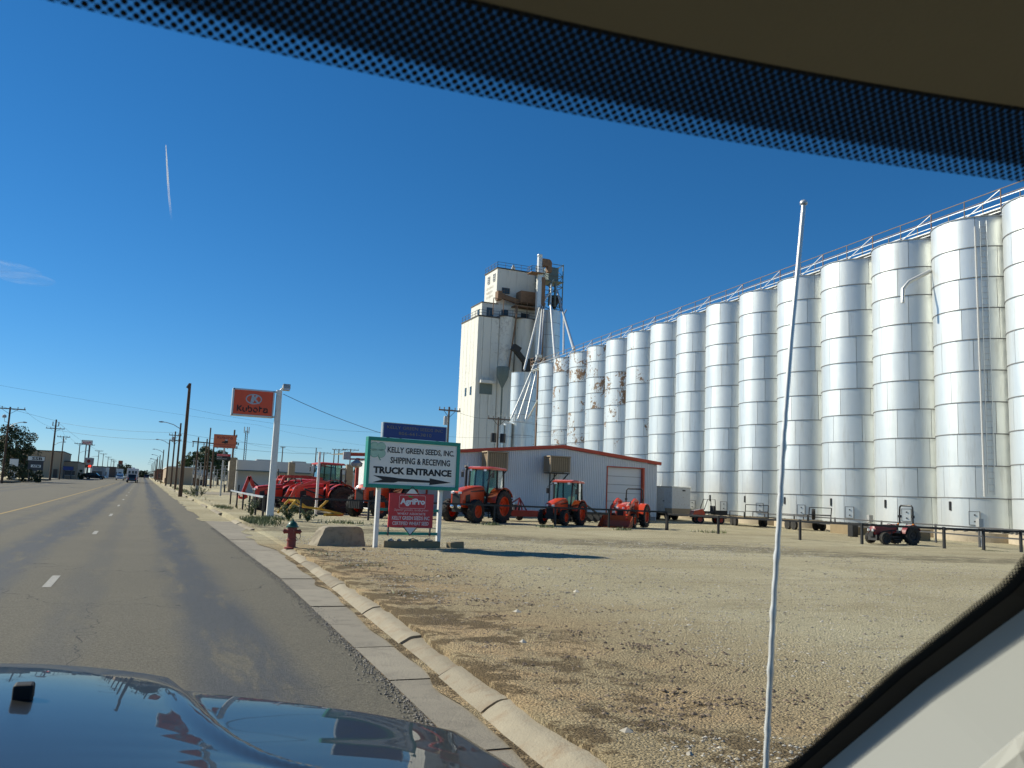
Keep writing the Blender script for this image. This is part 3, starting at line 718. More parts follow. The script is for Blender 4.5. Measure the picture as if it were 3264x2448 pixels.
MB().lathe([(.0, .5), (.5, .45), (.55, .3), (.45, 0)], 14, (67.33, 147.9, 48.0)).build('cap', M['spout'], LT, smooth=40)
MB().ab((65.2, 146.8, 44.5), (67.8, 149.0, 44.65)).build('service_platform', M['rustmetal'], LT)
railing('railing', [(67.5, 146.8, 44.65), (65.2, 146.8, 44.65), (65.2, 149, 44.65)], LT, 1.1, 1.0)
for pts in ([(71.0, 148.8, 44), (69.9, 148.8, 43)], [(70.2, 148.9, 43), (69.9, 148.6, 38.8)], [(71.3, 148.9, 43.5), (71.2, 148.6, 38.8)], [(72.2, 148.9, 41), (72.4, 148.6, 38.6)]):
    MB().tube(pts, .22, 8).build('drop_pipe', M['greenmetal'], LT)
SP = [('white steel spout slanting to the bin before the elevator', [(69.6, 148, 41), (67.6, 147.6, 38.13), (54.95, 125.2, 21.9)], .24),
      ('white spout dropping to the fan of lower spouts', [(68.4, 148, 39), (67.95, 147.4, 37.81), (55.4, 121, 23.7)], .2),
      ('second white spout beside the one feeding the spout fan', [(68.9, 148, 39), (68.4, 147.4, 37.9), (55.75, 121, 23.6)], .17),
      ('first of three spouts fanning to the low bins', [(55.35, 121, 23.5), (50.0, 118.0, 13.2)], .17),
      ('middle of three spouts fanning to the low bins', [(55.5, 121, 23.4), (51.1, 118.0, 13.2)], .17),
      ('last of three spouts fanning to the low bins', [(55.7, 121, 23.3), (52.35, 118.0, 13.2)], .17),
      ('white spout dropping to the end bin of the long row', [(70.0, 148, 43), (69.81, 147.6, 39.02), (49.74, 103.0, 19.6)], .22),
      ('bent grey spout reaching the catwalk', [(71.3, 148, 42), (71.67, 146, 37.41), (48.52, 95.2, 20.2)], .26),
      ('upright dark spout behind the bent grey one', [(70.0, 141, 36.5), (69.0, 140, 35.28), (48.56, 98.2, 20.1)], .18),
      ('short spout crossing low beside the row', [(51.5, 112, 15.55), (52.7, 118, 13.3)], .15)]
for i, (lab, pts, r) in enumerate(SP):
    tag(MB().tube(pts, r * .78, 10).build('grain_spout', M['spout'] if i not in (7, 8) else M['galv'], smooth=40), lab, 'spout', 'spouts from the leg tower')
jb = thing('spout_platform', 'small railed platform where the spouts divide', 'platform', (55.6, 121.2, 22.2))
MB().ab((-1.0, -.6, -.1), (1.0, .8, 0)).build('deck', M['rustmetal'], jb); railing('railing', [(-1, .8, 0), (-1, -.6, 0), (1, -.6, 0), (1, .8, 0)], jb, 1.0, .9, 'rustmetal')
MB().lathe([(.55, 1.6), (.5, 1.2), (.2, .5)], 10).build('divider', M['spout'], jb)
MB().beam((.3, .6, -21.2), (.3, .6, -.1), .22).build('leg', M['rustmetal'], jb)

# ------------------------------------------------------------------ metal shop building
BL = thing('metal_building', 'grey ribbed metal shop with red roof trim behind the tractors', 'building', (0, 56, 0))
XA, XR, XM, EV, AP, BZ = 19.7, 35.95, 27.85, 4.62, 5.42, .5
def roofz(x): return EV + (AP - EV) * (1 - abs(x - XM) / (XR - XM))
def wall_panel(x0, x1, zlo, parent, back=False):
    b = MB(); xs = []; p = .15; x = x0
    while x < x1 - 1e-6:
        for fx, dy in ((0, 0), (.55, 0), (.68, -.035), (.87, -.035)):
            q = x + p * fx
            if q < x1: xs.append((q, dy))
        x += p
    xs.append((x1 - .004, 0))
    vs = [(x, dy, zlo) for x, dy in xs] + [(x, dy, roofz(x) - .22) for x, dy in xs]; n = len(xs)
    b.add(vs, [(i, i + 1, n + i + 1, n + i) for i in range(n - 1)]); return b.build('wall_panel', M['siding'], parent)
DX0, DX1, DZ = 31.6, 34.86, 4.08
x = XA
while x < XR - .01:
    e = min(x + .9, XR)
    if x < DX0 < e: e = DX0
    if abs(x - DX0) < .01: e = DX1
    wall_panel(x, e, DZ if abs(x - DX0) < .01 else BZ, BL); x = e
MB().ab((XA, .06, 0), (DX0, .3, BZ + .02)).ab((DX1, .06, 0), (XR, .3, BZ + .02)).build('footing', M['greywall'], BL)
MB().ab((XA, .05, .2), (XA + .05, 30, EV - .05)).build('side_wall', M['sidingwhite'], BL); MB().ab((XR - .05, .05, .2), (XR, 30, EV - .05)).build('side_wall', M['siding'], BL)
b = MB().add([(XA - .2, -.2, EV), (XM, -.2, AP + .02), (XM, 30, AP + .02), (XA - .2, 30, EV)], [(0, 1, 2, 3)]).add([(XM, -.2, AP + .02), (XR + .2, -.2, EV), (XR + .2, 30, EV), (XM, 30, AP + .02)], [(0, 1, 2, 3)])
b.build('roof', M['roofmetal'], BL)
for p, q in (((XA - .25, -.12, EV - .10), (XM, -.12, AP - .08)), ((XM, -.12, AP - .08), (XR + .25, -.12, EV - .10))): MB().beam(p, q, .2, .24).build('roof_trim', M['redtrim'], BL)
dr = MB().ab((DX0 + .05, .20, .3), (DX1 - .2, .28, DZ)).build('roll_up_door', M['siding'], BL)
for i in range(1, 6): MB().ab((DX0 + .05, .18, .3 + i * .62), (DX1 - .2, .205, .33 + i * .62)).build('door_rib', M['greywall'], dr)
for a, c in (((DX0 - .03, -.05, .3), (DX0 + .05, .30, DZ + .05)), ((DX1 - .2, -.06, .3), (DX1 - .03, .30, DZ + .05)), ((DX0 - .03, -.045, DZ - .02), (DX1 - .03, .30, DZ + .05))): MB().ab(a, c).build('door_frame', M['redtrim'], BL)
wp = MB().ab((22.95, -.35, 4.32), (23.45, -.02, 4.68)).build('wall_light', M['black'], BL); MB().ab((23.0, -.36, 4.28), (23.4, -.1, 4.33)).build('lens', M['lens'], wp)
def cooler(label, x0, x1, z0, z1, stand):
    t = thing('swamp_cooler', label, 'air cooler', ((x0 + x1) / 2, 56 - .95, z0), 0, 'box coolers on the shop wall'); w = x1 - x0; h = z1 - z0
    MB().box((0, 0, h / 2), (w - .1, .95, h - .06)).build('cabinet', M['lumber'], t)
    for s in (-1, 1):
        for q in (-1, 1): MB().box((s * w / 2, q * .5, h / 2), (.1, .1, h)).build('corner', M['tan'], t)
    MB().box((0, 0, h + .03), (w + .14, 1.12, .08)).build('lid', M['tan'], t)
    for i in range(9): MB().box((-w / 2 + w * (i + .5) / 9, -.49, h / 2), (.05, .03, h - .12)).build('slat', M['tan'], t)
    for i in range(9): MB().box((-w / 2 + .04, -.42 + .105 * i, h / 2), (.03, .05, h - .12)).build('slat', M['tan'], t)
    fr = MB(); fr.box((0, -.45, -.06), (w + .1, .07, .07)).box((0, .45, -.06), (w + .1, .07, .07)).box((-w / 2, 0, -.06), (.07, .95, .07)).box((w / 2, 0, -.06), (.07, .95, .07))
    fr.beam((-w / 2, -.45, -.8), (-w / 2 + .55, -.45, -.08), .06).beam((w / 2, .8, -.65), (w / 2, -.3, -.08), .06)
    fr.build('stand', M['black'], t)
    if stand:
        for sx, sy in ((-w / 2, -.45), (0.05, .5)): MB().beam((sx, sy, .0 - z0 + .2), (sx, sy, -.06), .07).build('stand_leg', M['black'], t)
    return t
cooler('tan box cooler behind the big cab tractor roof', 21.5, 22.95, 3.4, 4.55, False)
cooler('tan box cooler on a tall black pipe stand', 26.25, 27.75, 3.42, 4.5, True)
an = thing('red_canopy', 'red steel canopy frame showing past the seed company sign', 'canopy', (0, 56, 0))
for z in (3.9, 3.6): MB().beam((12.2, 0, z), (19.6, 0, z + .28), .16, .2 if z > 3.7 else .1).build('beam', M['redtrim'], an)
for x in (12.9, 18.65): MB().beam((x, 0, .2), (x, 0, 3.7), .2).build('post', M['redtrim'], an)
MB().add([(12.1, -.2, 4.02), (19.6, -.2, 4.30), (19.6, 6, 4.36), (12.1, 6, 4.05)], [(0, 1, 2, 3)]).build('roof_sheet', M['roofmetal'], an)
MB().box((12.1, -.2, 3.8), (.45, .3, .5)).build('junction_box', M['lampgrey'], an)
MB().lathe([(.05, .35), (.4, .1), (.36, -.1), (.1, -.2)], 14, (12.75, -.4, 3.25)).build('yard_lamp', M['lampgrey'], an, smooth=40)
st = thing('white_office', 'white ribbed wall with red corner behind the seed sign', 'building', (0, 59, 0))
MB().ab((15.5, 0, .1), (19.55, 6, 3.9)).build('wall', M['sidingwhite'], st)
for x in (16.9, 18.6): MB().ab((x, -.06, .1), (x + .14, .0, 3.9)).build('trim', M['redtrim'], st)
# ------------------------------------------------------------------ seed company sign
SG = thing('truck_entrance_sign', 'white green-framed sign with arrow on two white posts above a red panel', 'sign', (5.89, 22.9, 0), math.atan2(.143, .99))
for u in (0.0, 1.87):
    MB().ab((u - .055, -.05, .05), (u + .055, .06, 1.80)).build('post', M['white'], SG, bevel=.008)
bd = MB().ab((-.36, -.13, 1.80), (2.26, -.04, 2.96)).build('board', M['signwhite'], SG)
for a, c in (((-.44, -.16, 1.70), (2.36, .03, 1.80)), ((-.44, -.16, 2.96), (2.36, .03, 3.06)), ((-.44, -.158, 1.80), (-.36, .03, 2.96)), ((2.26, -.158, 1.80), (2.36, .03, 2.96))):
    MB().ab(a, c).build('frame', M['green'], SG, bevel=.006)
MB().ab((-.30, -.03, 1.84), (2.2, .01, 2.92)).build('back_board', M['lumber'], SG)
Yf = -.132
text("KELLY GREEN SEEDS, INC.", M['ink'], bd, .14, 2.635, 2.04, .185, Yf, bold=.022)
text("SHIPPING & RECEIVING", M['ink'], bd, .24, 2.375, 1.82, .175, Yf, bold=.022)
text("TRUCK ENTRANCE", M['ink'], bd, -.24, 2.085, 2.36, .19, Yf, bold=.045)
MB().prism([(-.24, 2.03), (.38, 1.995), (.5, 1.98), (1.45, 1.955), (1.45, 2.02), (2.12, 1.925), (1.45, 1.835), (1.45, 1.895), (.5, 1.89), (.38, 1.855), (-.24, 1.84), (.04, 1.93)], Yf - .003, Yf + .002).build('arrow', M['ink'], bd)
cl = MB()
for cx, cz in ((-.24, 2.80), (-.05, 2.80), (-.24, 2.63), (-.05, 2.63)):
    cl.prism([(cx + .125 * math.cos(R(a)), cz + .115 * math.sin(R(a))) for a in range(0, 360, 24)], Yf - .004 - .0005 * cx, Yf)
cl.build('clover', M['paleink'], bd)
ce = MB()
for cx, cz, s0 in ((-.24, 2.80, 60), (-.05, 2.80, -30), (-.24, 2.63, 150), (-.05, 2.63, 240)):
    pts = arc(cx, cz, .128, .118, s0 - 10, s0 + 200, 12)
    for (p, q), (r_, t_) in zip(pts, pts[1:]): ce.beam((p, Yf - .004, q), (r_, Yf - .004, t_), .010, .006, up=(0, 1, 0))
ce.beam((-.13, Yf - .003, 2.56), (-.05, Yf - .003, 2.44), .03, .006, up=(0, 1, 0))
ce.build('clover_outline', M['paleinkedge'], bd)
bl = thing('blue_name_sign', 'narrow blue sign with flaked lettering fixed above the white sign', 'sign', (5.89, 22.9, 0), math.atan2(.143, .99))
MB().ab((0.0, -.10, 3.075), (1.90, .0, 3.47)).build('panel', M['blue'], bl)
for a, c in (((-.03, -.11, 3.07), (0, .01, 3.48)), ((1.9, -.11, 3.07), (1.93, .01, 3.48)), ((0, -.11, 3.47), (1.9, .01, 3.485))): MB().ab(a, c).build('frame', M['galv'], bl)
for u in (.2, 1.7): MB().ab((u - .03, .0, 2.9), (u + .03, .05, 3.45)).build('bracket', M['poleiron'], bl)
text("KELLY GREEN SEEDS INC", M['inkgold'], bl, .10, 3.315, 1.70, .085, -.102, ext=.002)
text("806-661-3810", M['inkgold'], bl, .45, 3.165, 1.0, .085, -.102, ext=.002)
rp = thing('red_dealer_sign', 'red seed dealer sign hung between the white posts', 'sign', (5.89, 22.9, 0), math.atan2(.143, .99))
MB().ab((.27, -.16, .66), (1.60, -.11, 1.58)).build('panel', M['signred'], rp, bevel=.01)
MB().prism([(.93, 1.77), (1.18, 1.52), (.68, 1.52)], -.155, -.125).build('diamond_tip', M['signwhite'], rp); MB().prism([(.93, .45), (.70, .70), (1.16, .70)], -.155, -.125).build('diamond_tip', M['signwhite'], rp)
e = MB()
for p, q in (((.93, 1.77), (.68, 1.52)), ((.93, 1.77), (1.18, 1.52)), ((.93, .45), (.70, .70)), ((.93, .45), (1.16, .70))): e.beam((p[0], -.158, p[1]), (q[0], -.158, q[1]), .022, .006, up=(0, 1, 0))
e.build('diamond_edge', M['ink'], rp)
for u in (.31, 1.56): MB().ab((u - .02, -.10, .44), (u + .02, -.07, 1.2)).build('strap', M['poleiron'], rp)
Yr = -.162
fr = MB(); pts = arc(.60, 1.49, .04, .04, 90, 180, 4) + arc(.60, 1.22, .04, .04, 180, 270, 4) + arc(1.30, 1.22, .04, .04, 270, 360, 4) + arc(1.30, 1.49, .04, .04, 0, 90, 4)
for (p, q), (r_, t_) in zip(pts, pts[1:] + pts[:1]): fr.beam((p, Yr, q), (r_, Yr, t_), .012, .005, up=(0, 1, 0))
fr.build('logo_frame', M['inkpink'], rp)
text("AgriPro", M['inkwhite'], rp, .585, 1.235, .745, .215, Yr, bold=.045)
MB().prism([(.86, 1.475), (.80, 1.515), (.87, 1.525), (.98, 1.48), (.93, 1.47)], Yr - .004, Yr).build('leaf_mark', M['leafink'], rp)
text("Superior genetics...locally grown", M['inkpink'], rp, .42, 1.085, 1.02, .085, Yr, shear=.3, ext=.002)
text("WHEAT ASSOCIATE", M['inkwhite'], rp, .52, 1.0, .84, .06, Yr, ext=.002)
text("KELLY GREEN SEEDS INC", M['inkwhite'], rp, .37, .865, 1.12, .10, Yr, bold=.008)
text("CERTIFIED WHEAT SEED", M['inkwhite'], rp, .39, .725, 1.08, .095, Yr, bold=.008)
for z in (1.09, .45): MB().ab((.057, -.05, z), (1.813, .0, z + .075)).build('crossbar', M['green'], SG)
tm = MB().ab((.20, -.30, 0), (1.80, -.08, .22)).build('lumber_beam', M['lumber'], None, bevel=.015); tm.location = (5.89, 22.9, .08); tm.rotation_euler = (0, 0, math.atan2(.143, .99))
tag(tm, 'long weathered timber lying at the foot of the sign posts', 'timber')
tm2 = MB().box((0, 0, .1), (.48, .2, .2)).build('lumber_block', M['lumber'], None, bevel=.015); tm2.location = (8.15, 22.85, .10); tm2.rotation_euler = (0, R(-4), R(20)); tag(tm2, 'short timber block by the second sign post', 'timber')
SC = ['grey chunk of rubble on the timber near the first post', 'rounded stone on the timber beside another chunk', 'flat brick piece on the middle of the timber', 'broken brown slab leaning at the timber end']
for (u, w, m), s in zip(((.36, .10, 'pale'), (.60, .09, 'pale'), (1.0, .15, 'lumber'), (1.48, .13, 'barrier')), SC):
    o = MB(); lump(o, (0, 0, 0), w, .55); o = o.build('rubble_piece', M[m]); o.location = (5.89 + .99 * u + .03, 22.9 + .143 * u - .19, .32); tag(o, s, 'rubble', 'rubble on the sign timber')

# ------------------------------------------------------------------ hydrant, concrete barrier
hx, hy = 3.52, 21.9
HY = thing('fire_hydrant', 'dull red fire hydrant with green bonnet behind the kerb', 'fire hydrant', (hx, hy, ground_z(hx, hy) - .01), R(-20))
MB().lathe([(.0, 0), (.17, 0), (.17, .035), (.11, .05), (.105, .19), (.125, .195), (.125, .225), (.105, .23), (.10, .40), (.115, .42), (.115, .52), (.0, .53)], 24).build('barrel', M['hydred'], HY, smooth=35)
MB().lathe([(.155, .52), (.155, .545), (.125, .56), (.115, .60), (.085, .645), (.04, .668), (.03, .675), (.03, .715), (.0, .718)], 24).build('bonnet', M['hydgreen'], HY, smooth=35)
for d, r, L in (((1, 0), .052, .17), ((-1, 0), .052, .17), ((0, -1), .068, .17)):
    nz = MB().tube([(d[0] * .08, d[1] * .08, .42), (d[0] * L, d[1] * L, .42)], r, 14).build('outlet', M['hydred'], HY, smooth=35)
    MB().tube([(d[0] * L, d[1] * L, .42), (d[0] * (L + .035), d[1] * (L + .035), .42)], r * 1.18, 8).tube([(d[0] * (L + .03), d[1] * (L + .03), .42), (d[0] * (L + .065), d[1] * (L + .065), .42)], .018, 5).build('cap', M['hydred'], nz)
MB().tube([(.2, -.03, .39), (.22, -.05, .30), (.20, -.06, .25), (.15, -.05, .24), (.11, -.04, .29)], .008, 5).build('chain', M['poleiron'], HY)
MB().box((.30, .0, .05), (.06, .06, .1)).build('stake', M['black'], None); st_ = bpy.data.objects['stake']; st_.location = (5.1, 22.2, .1); st_.rotation_euler = (.1, .2, 0); tag(st_, 'short black stub sticking from the dirt by the barrier', 'stake')
b = bmesh.new(); bmesh.ops.create_cube(b, size=1); bmesh.ops.subdivide_edges(b, edges=b.edges, cuts=9, use_grid_fill=True)
for v in b.verts:
    u, w, t_ = v.co; tt = t_ + .5
    x = u * (1.48 - .30 * tt) + (.05 * tt); y = w * (.55 - .16 * tt); z = tt * .54
    if u < -.2: x += .06 * tt
    nz = vnoise(x * 5 + 20, z * 6 + y * 5) - .5; e = max(abs(u), abs(w)) * 2
    v.co = (x + .05 * nz * abs(u) * 2, y + .05 * nz, z + .03 * (vnoise(x * 4, y * 7 + 3) - .5) - (.04 if tt > .9 and abs(u) > .42 else 0))
me = bpy.data.meshes.new('concrete_barrier'); b.to_mesh(me); b.free(); me.materials.append(M['barrier']); me.polygons.foreach_set('use_smooth', [True] * len(me.polygons)); me.set_sharp_from_angle(angle=R(40))
o = link('concrete_barrier', me); o.location = (5.08, 23.9, lot(5.1, 23.9) - .03); o.rotation_euler = (0, 0, R(15)); tag(o, 'weathered tapered concrete block between the hydrant and the sign', 'barrier')

# ------------------------------------------------------------------ tractor dealer pole sign
KS = thing('dealer_pole_sign', 'tall orange dealer sign on a square white pole at the fence corner', 'sign', (5.56, 41.2, 0))
MB().loft([[(-.17, -.13, .05), (.15, -.13, .05), (.15, .13, .05), (-.17, .13, .05)], [(-.12, -.10, 6.12), (.12, -.10, 6.12), (.12, .10, 6.12), (-.12, .10, 6.12)]]).build('pole', M['white'], KS, bevel=.02)
cab = MB().ab((-2.10, -.22, 4.78), (-.22, .22, 6.04)).build('cabinet', M['galv'], KS, bevel=.02)
MB().ab((-2.05, -.235, 4.83), (-.27, -.20, 5.99)).build('face', M['signorange'], KS)
MB().ab((-2.07, -.245, 4.80), (-2.03, -.19, 6.02)).ab((-.29, -.245, 4.80), (-.25, -.19, 6.02)).ab((-2.07, -.245, 5.97), (-.25, -.19, 6.02)).ab((-2.07, -.245, 4.80), (-.25, -.19, 4.85)).build('face_frame', M['galv'], KS)
K_word(-1.85, 4.99, 1.38, .28, .055, M['ink'], KS, -.24)
el = MB(); pts = arc(-1.15, 5.58, .34, .215, 0, 360, 28)
for (p, q), (r_, t_) in zip(pts, pts[1:]): el.beam((p, -.24, q), (r_, -.24, t_), .05, .008, up=(0, 1, 0))
el.build('emblem_ring', M['silverink'], KS)
MB().prism([(-1.30, 5.40), (-1.17, 5.40), (-1.12, 5.55), (-.98, 5.38), (-.86, 5.38), (-1.06, 5.60), (-.92, 5.77), (-1.05, 5.77), (-1.13, 5.66), (-1.16, 5.78), (-1.24, 5.78)], -.246, -.238).build('emblem_letter', M['silverink'], KS)
for z in (4.8, 5.98): MB().ab((-.23, -.06, z), (-.10, .06, z + .08)).build('bracket', M['galv'], KS)
fl = MB().box((.30, -.05, 6.27), (.34, .34, .24), rx=R(-15)).build('flood_light', M['lampgrey'], KS, bevel=.02); MB().box((.31, -.22, 6.22), (.28, .03, .18), rx=R(-15)).build('lens', M['lens'], fl)
MB().tube([(.02, 0, 6.1), (.1, 0, 6.2), (.2, 0, 6.24)], .03, 6).build('arm', M['lampgrey'], KS)
wp = MB().prism([(8.86, 48.0), (8.98, 48.0), (8.98, 48.12), (8.86, 48.12)], .1, 3.62, 'xy').build('white_post', M['white']); tag(wp, 'plain square white post standing before the loader tractors', 'post')

# ------------------------------------------------------------------ pipe fences
def fence(name, label, pts, h, top, rails=(0.0,), r=.045, m='black', topm=None):
    t = thing(name, label, 'fence')
    P = [Vector((x, y, lot(x, y))) for x, y in pts]
    for p in P: MB().beam(p - Vector((0, 0, .05)), p + Vector((0, 0, h)), r * 2, r * 2.2).build('post', M[m], t)
    for p, q in zip(P, P[1:]):
        for dz in rails: MB().beam(p + Vector((0, 0, top + dz)), q + Vector((0, 0, top + dz)), r * 1.8, r * 2.0).build('rail', M[topm or m], t)
    return t
fence('pipe_fence', 'black pipe fence in front of the parked cab tractors', [(5.3, 41.7), (7.0, 41.6), (10.26, 41.55), (13.4, 41.5), (16.8, 41.4), (20.2, 41.2), (23.1, 40.6), (26.2, 39.8)], .98, .95)
fence('pipe_fence', 'grey-topped black pipe fence running back along the street', [(5.3, 41.75), (5.35, 45), (5.42, 48.5), (5.5, 52.5), (5.6, 57), (5.75, 63)], .95, .95, topm='galv')
fence('pipe_fence', 'black pipe fence curving before the small dark red tractor', [(26.2, 39.7), (27.0, 36.3), (28.6, 32.2), (29.5, 29.3), (31.7, 26.9), (33.2, 26.2), (34.7, 25.6), (37.5, 24.6)], .92, .85)
fence('pipe_fence', 'two-rail dark fence close along the bin foundations', [(35.2, 25.5), (35.6, 28.3), (36.9, 31.8), (38.2, 36.5), (39.6, 41.5), (40.8, 46.5), (41.6, 50.5)], .95, .9, (0, -.38), r=.035, m='poleiron')

# ------------------------------------------------------------------ tractors
_wm = {}
def wheel_mesh(r, w, rimr, lug=True):
    k = (r, w, rimr)
    if k in _wm: return _wm[k]
    b = MB(); h = w / 2
    b.lathe([(rimr, -h * .75), (rimr + .02, -h * .9), (r * .80, -h), (r * .93, -h * .86), (r * .955, 0), (r * .93, h * .86), (r * .80, h), (rimr + .02, h * .9), (rimr, h * .75)], 32, (0, 0, 0), 'y')
    n = 18
    for i in range(n):
        for s in (-1, 1):
            a = 2 * math.pi * (i + (.5 if s > 0 else 0)) / n
            p = (r * .965 * math.cos(a), s * h * .95, r * .965 * math.sin(a)); a2 = a + .16
            q = (r * .975 * math.cos(a2), s * h * .06, r * .975 * math.sin(a2))
            b.beam(p, q, r * .065, r * .085, up=(math.cos(a), 0, math.sin(a)))
    rm = MB().lathe([(.0, h * .30), (rimr * .28, h * .30), (rimr * .30, h * .45), (rimr * .36, h * .45), (rimr * .45, h * .22), (rimr * .86, h * .30), (rimr * .92, h * .78), (rimr * 1.02, h * .80), (rimr, -h * .8)], 28, (0, 0, 0), 'y')
    for i in range(8): a = 2 * math.pi * i / 8; rm.tube([(rimr * .52 * math.cos(a), h * .2, rimr * .52 * math.sin(a)), (rimr * .52 * math.cos(a), h * .36, rimr * .52 * math.sin(a))], rimr * .05, 6)
    _wm[k] = (b.mesh('wheel', M['tyre'], 35), rm.mesh('rim', M['orange'], 35)); return _wm[k]
def hood_sec(x, w, z0, z1, ch): return [(x, -w, z0), (x, w, z0), (x, w, z1 - ch), (x, w - ch * .6, z1 - ch * .25), (x, w * .45, z1), (x, -w * .45, z1), (x, -w + ch * .6, z1 - ch * .25), (x, -w, z1 - ch)]
def tractor(name, label, front, heading, p, group='tractors parked in the yard'):
    """front = ground point under the front axle, local x forward"""
    hd = R(heading); wb = p['wb']; x0, y0 = front[0] - wb * math.cos(hd), front[1] - wb * math.sin(hd)
    t = thing(name, label, 'tractor', (x0, y0, lot(front[0], front[1]) + .01), hd, group); pm = M[p.get('paint', 'orange')]
    rr, rf, wr, wf, tr_, tf = p['rr'], p['rf'], p['wr'], p['wf'], p['tr'], p['tf']
    for x, r, w, trk, q in ((0, rr, wr, tr_, .58), (wb, rf, wf, tf, .55)):
        tm_, rm_ = wheel_mesh(r, w, r * q)
        for s in (-1, 1):
            o = link('wheel', tm_, t); o.location = (x, s * trk / 2, r); o.rotation_euler = (0, rnd.uniform(0, 6), 0 if s > 0 else math.pi)
            c = link('rim', rm_ if p.get('paint', 'orange') == 'orange' else variant(rm_, M['castiron']), o)
    hw, hz0, hz1 = p['hw'], p['hz0'], p['hz1']; hf, hb, low = wb + p['over'], p['hb'], rf * 1.15
    ch = MB().ab((-.35, -.22, rr * .62), (hf - .12, .22, low + .05)).beam((0, -tr_ / 2, rr), (0, tr_ / 2, rr), .26, .26).beam((wb, -tf / 2, rf), (wb, tf / 2, rf), .16, .18)
    ch.ab((wb - .35, -.28, low - .15), (hf - .05, .28, low + .1)).build('chassis', M['castiron'], t)
    L = hf - hb
    secs = [hood_sec(hb, hw, low + .25, hz1, .14), hood_sec(hb + L * .35, hw, low + .12, hz1 - .03, .14), hood_sec(hb + L * .75, hw * .97, low + .05, hz0 + (hz1 - hz0) * .35, .13), hood_sec(hb + L * .95, hw * .9, low + .1, hz0, .12), hood_sec(hf, hw * .78, low + .2, hz0 - .14, .10)]
    MB().loft(secs).build('hood', pm, t, smooth=30)
    MB().prism([(-hw * .55, low + .02), (hw * .55, low + .02), (hw * .55, hz0 - .2), (-hw * .55, hz0 - .2)], hf - .12, hf + .03, 'yz').build('grille', M['blackplastic'], t)
    for s in (-1, 1):
        MB().prism([(hf - .62 * p['k'], low + .2), (hf - .28 * p['k'], low + .16), (hf - .26 * p['k'], hz0 - .3), (hf - .6 * p['k'], hz0 - .22)], s * (hw + .012), s * (hw - .05)).build('side_vent', M['blackplastic'], t)
        MB().box((hf - .0, s * hw * .52, hz0 - .17), (.16, hw * .42, .12), rz=s * .35).build('headlight', M['lens'], t, bevel=.02)
        if p.get('round_lamps'): MB().lathe([(.0, .06), (.09, .04), (.11, 0), (.07, -.1), (.0, -.12)], 14, (hf + .04, s * hw * .52, low + .12), 'x').build('work_lamp', M['chrome'], t, smooth=40)
    for s in (-1, 1): MB().prism([(hb + .05, hz1 - .30), (hf - .68 * p['k'], hz1 - .36), (hf - .68 * p['k'], hz1 - .31), (hb + .05, hz1 - .22)], s * (hw + .008), s * (hw - .01)).build('decal', M['ink'], t)
    MB().tube([(.9, -.3, low + .3), (1.1, -.42, low + .1), (wb - .1, -.34, low - .1), (wb, -.4, rf)], .025, 6).tube([(.9, .3, low + .3), (1.1, .42, low + .12), (wb - .1, .34, low - .08), (wb, .4, rf)], .025, 6).build('hose', M['black'], t)
    if p.get('weights'):
        for i in range(6): MB().box((hf + .25, -.3 + .12 * i, low - .02), (.34, .09, .42)).build('front_weight', M['castiron'], t, bevel=.02)
    for s in (-1, 1):                                   # rear fenders
        y0_, y1_ = s * (tr_ / 2 - wr * .62), s * (tr_ / 2 + wr * .42); b = MB(); secs = []
        for a in range(10, 151, 10):
            for_r = rr * 1.10; ca, sa = math.cos(R(a)), math.sin(R(a)); up_ = min(y0_, y1_), max(y0_, y1_)
            secs.append([(for_r * ca, up_[0], rr + for_r * sa), (for_r * ca, up_[1], rr + for_r * sa), ((for_r + .03) * ca, up_[1], rr + (for_r + .03) * sa), ((for_r + .03) * ca, up_[0], rr + (for_r + .03) * sa)])
        b.loft(secs).build('fender', pm, t, smooth=40)
    MB().box((.75, 0, low + .02), (.7, tf * .72, .05)).build('footplate', M['castiron'], t)
    for s in (-1, 1): MB().box((.75, s * tf * .40, low * .72), (.4, .2, .04)).box((.75, s * tf * .44, low * .4), (.36, .16, .04)).beam((.58, s * tf * .42, low * .35), (.58, s * tf * .40, low), .04).beam((.92, s * tf * .42, low * .35), (.92, s * tf * .40, low), .04).build('step', M['black'], t)
    zs = rr * 1.25
    if p.get('cab'):
        zt = p['cab']; cx0, cx1 = -.55 * p['k'], 1.02 * p['k']; cw = p['cw']; zb = low + .05; wy = cw / 2
        posts = [((cx1 + .08, s * wy * .78, zb + .1), (cx1 - .12, s * wy * .84, zt - .12)) for s in (-1, 1)] + [((.28 * p['k'], s * wy, zb), (.24 * p['k'], s * wy * .92, zt - .12)) for s in (-1, 1)] + [((cx0, s * wy * .88, zs), (cx0 + .1, s * wy * .86, zt - .12)) for s in (-1, 1)]
        for a, c in posts: MB().beam(a, c, .065, .08).build('cab_post', M['black'], t)
        fc = lambda y0_, y1_: None
        MB().add([posts[0][0], posts[1][0], posts[1][1], posts[0][1]], [(0, 1, 2, 3)]).build('windscreen', M['cabglass'], t)
        MB().add([posts[4][0], posts[5][0], posts[5][1], posts[4][1]], [(0, 1, 2, 3)]).build('rear_window', M['cabglass'], t)
        for s in (0, 1):
            MB().add([posts[s][0], posts[2 + s][0], posts[2 + s][1], posts[s][1]], [(0, 1, 2, 3)]).build('door_glass', M['cabglass'], t)
            MB().add([posts[2 + s][0], posts[4 + s][0], posts[4 + s][1], posts[2 + s][1]], [(0, 1, 2, 3)]).build('side_window', M['cabglass'], t)
        rs = lambda x, w, z0_, z1_: [(x, -w, z0_), (x, w, z0_), (x, w, z1_ - .05), (x, w * .88, z1_), (x, -w * .88, z1_), (x, -w, z1_ - .05)]
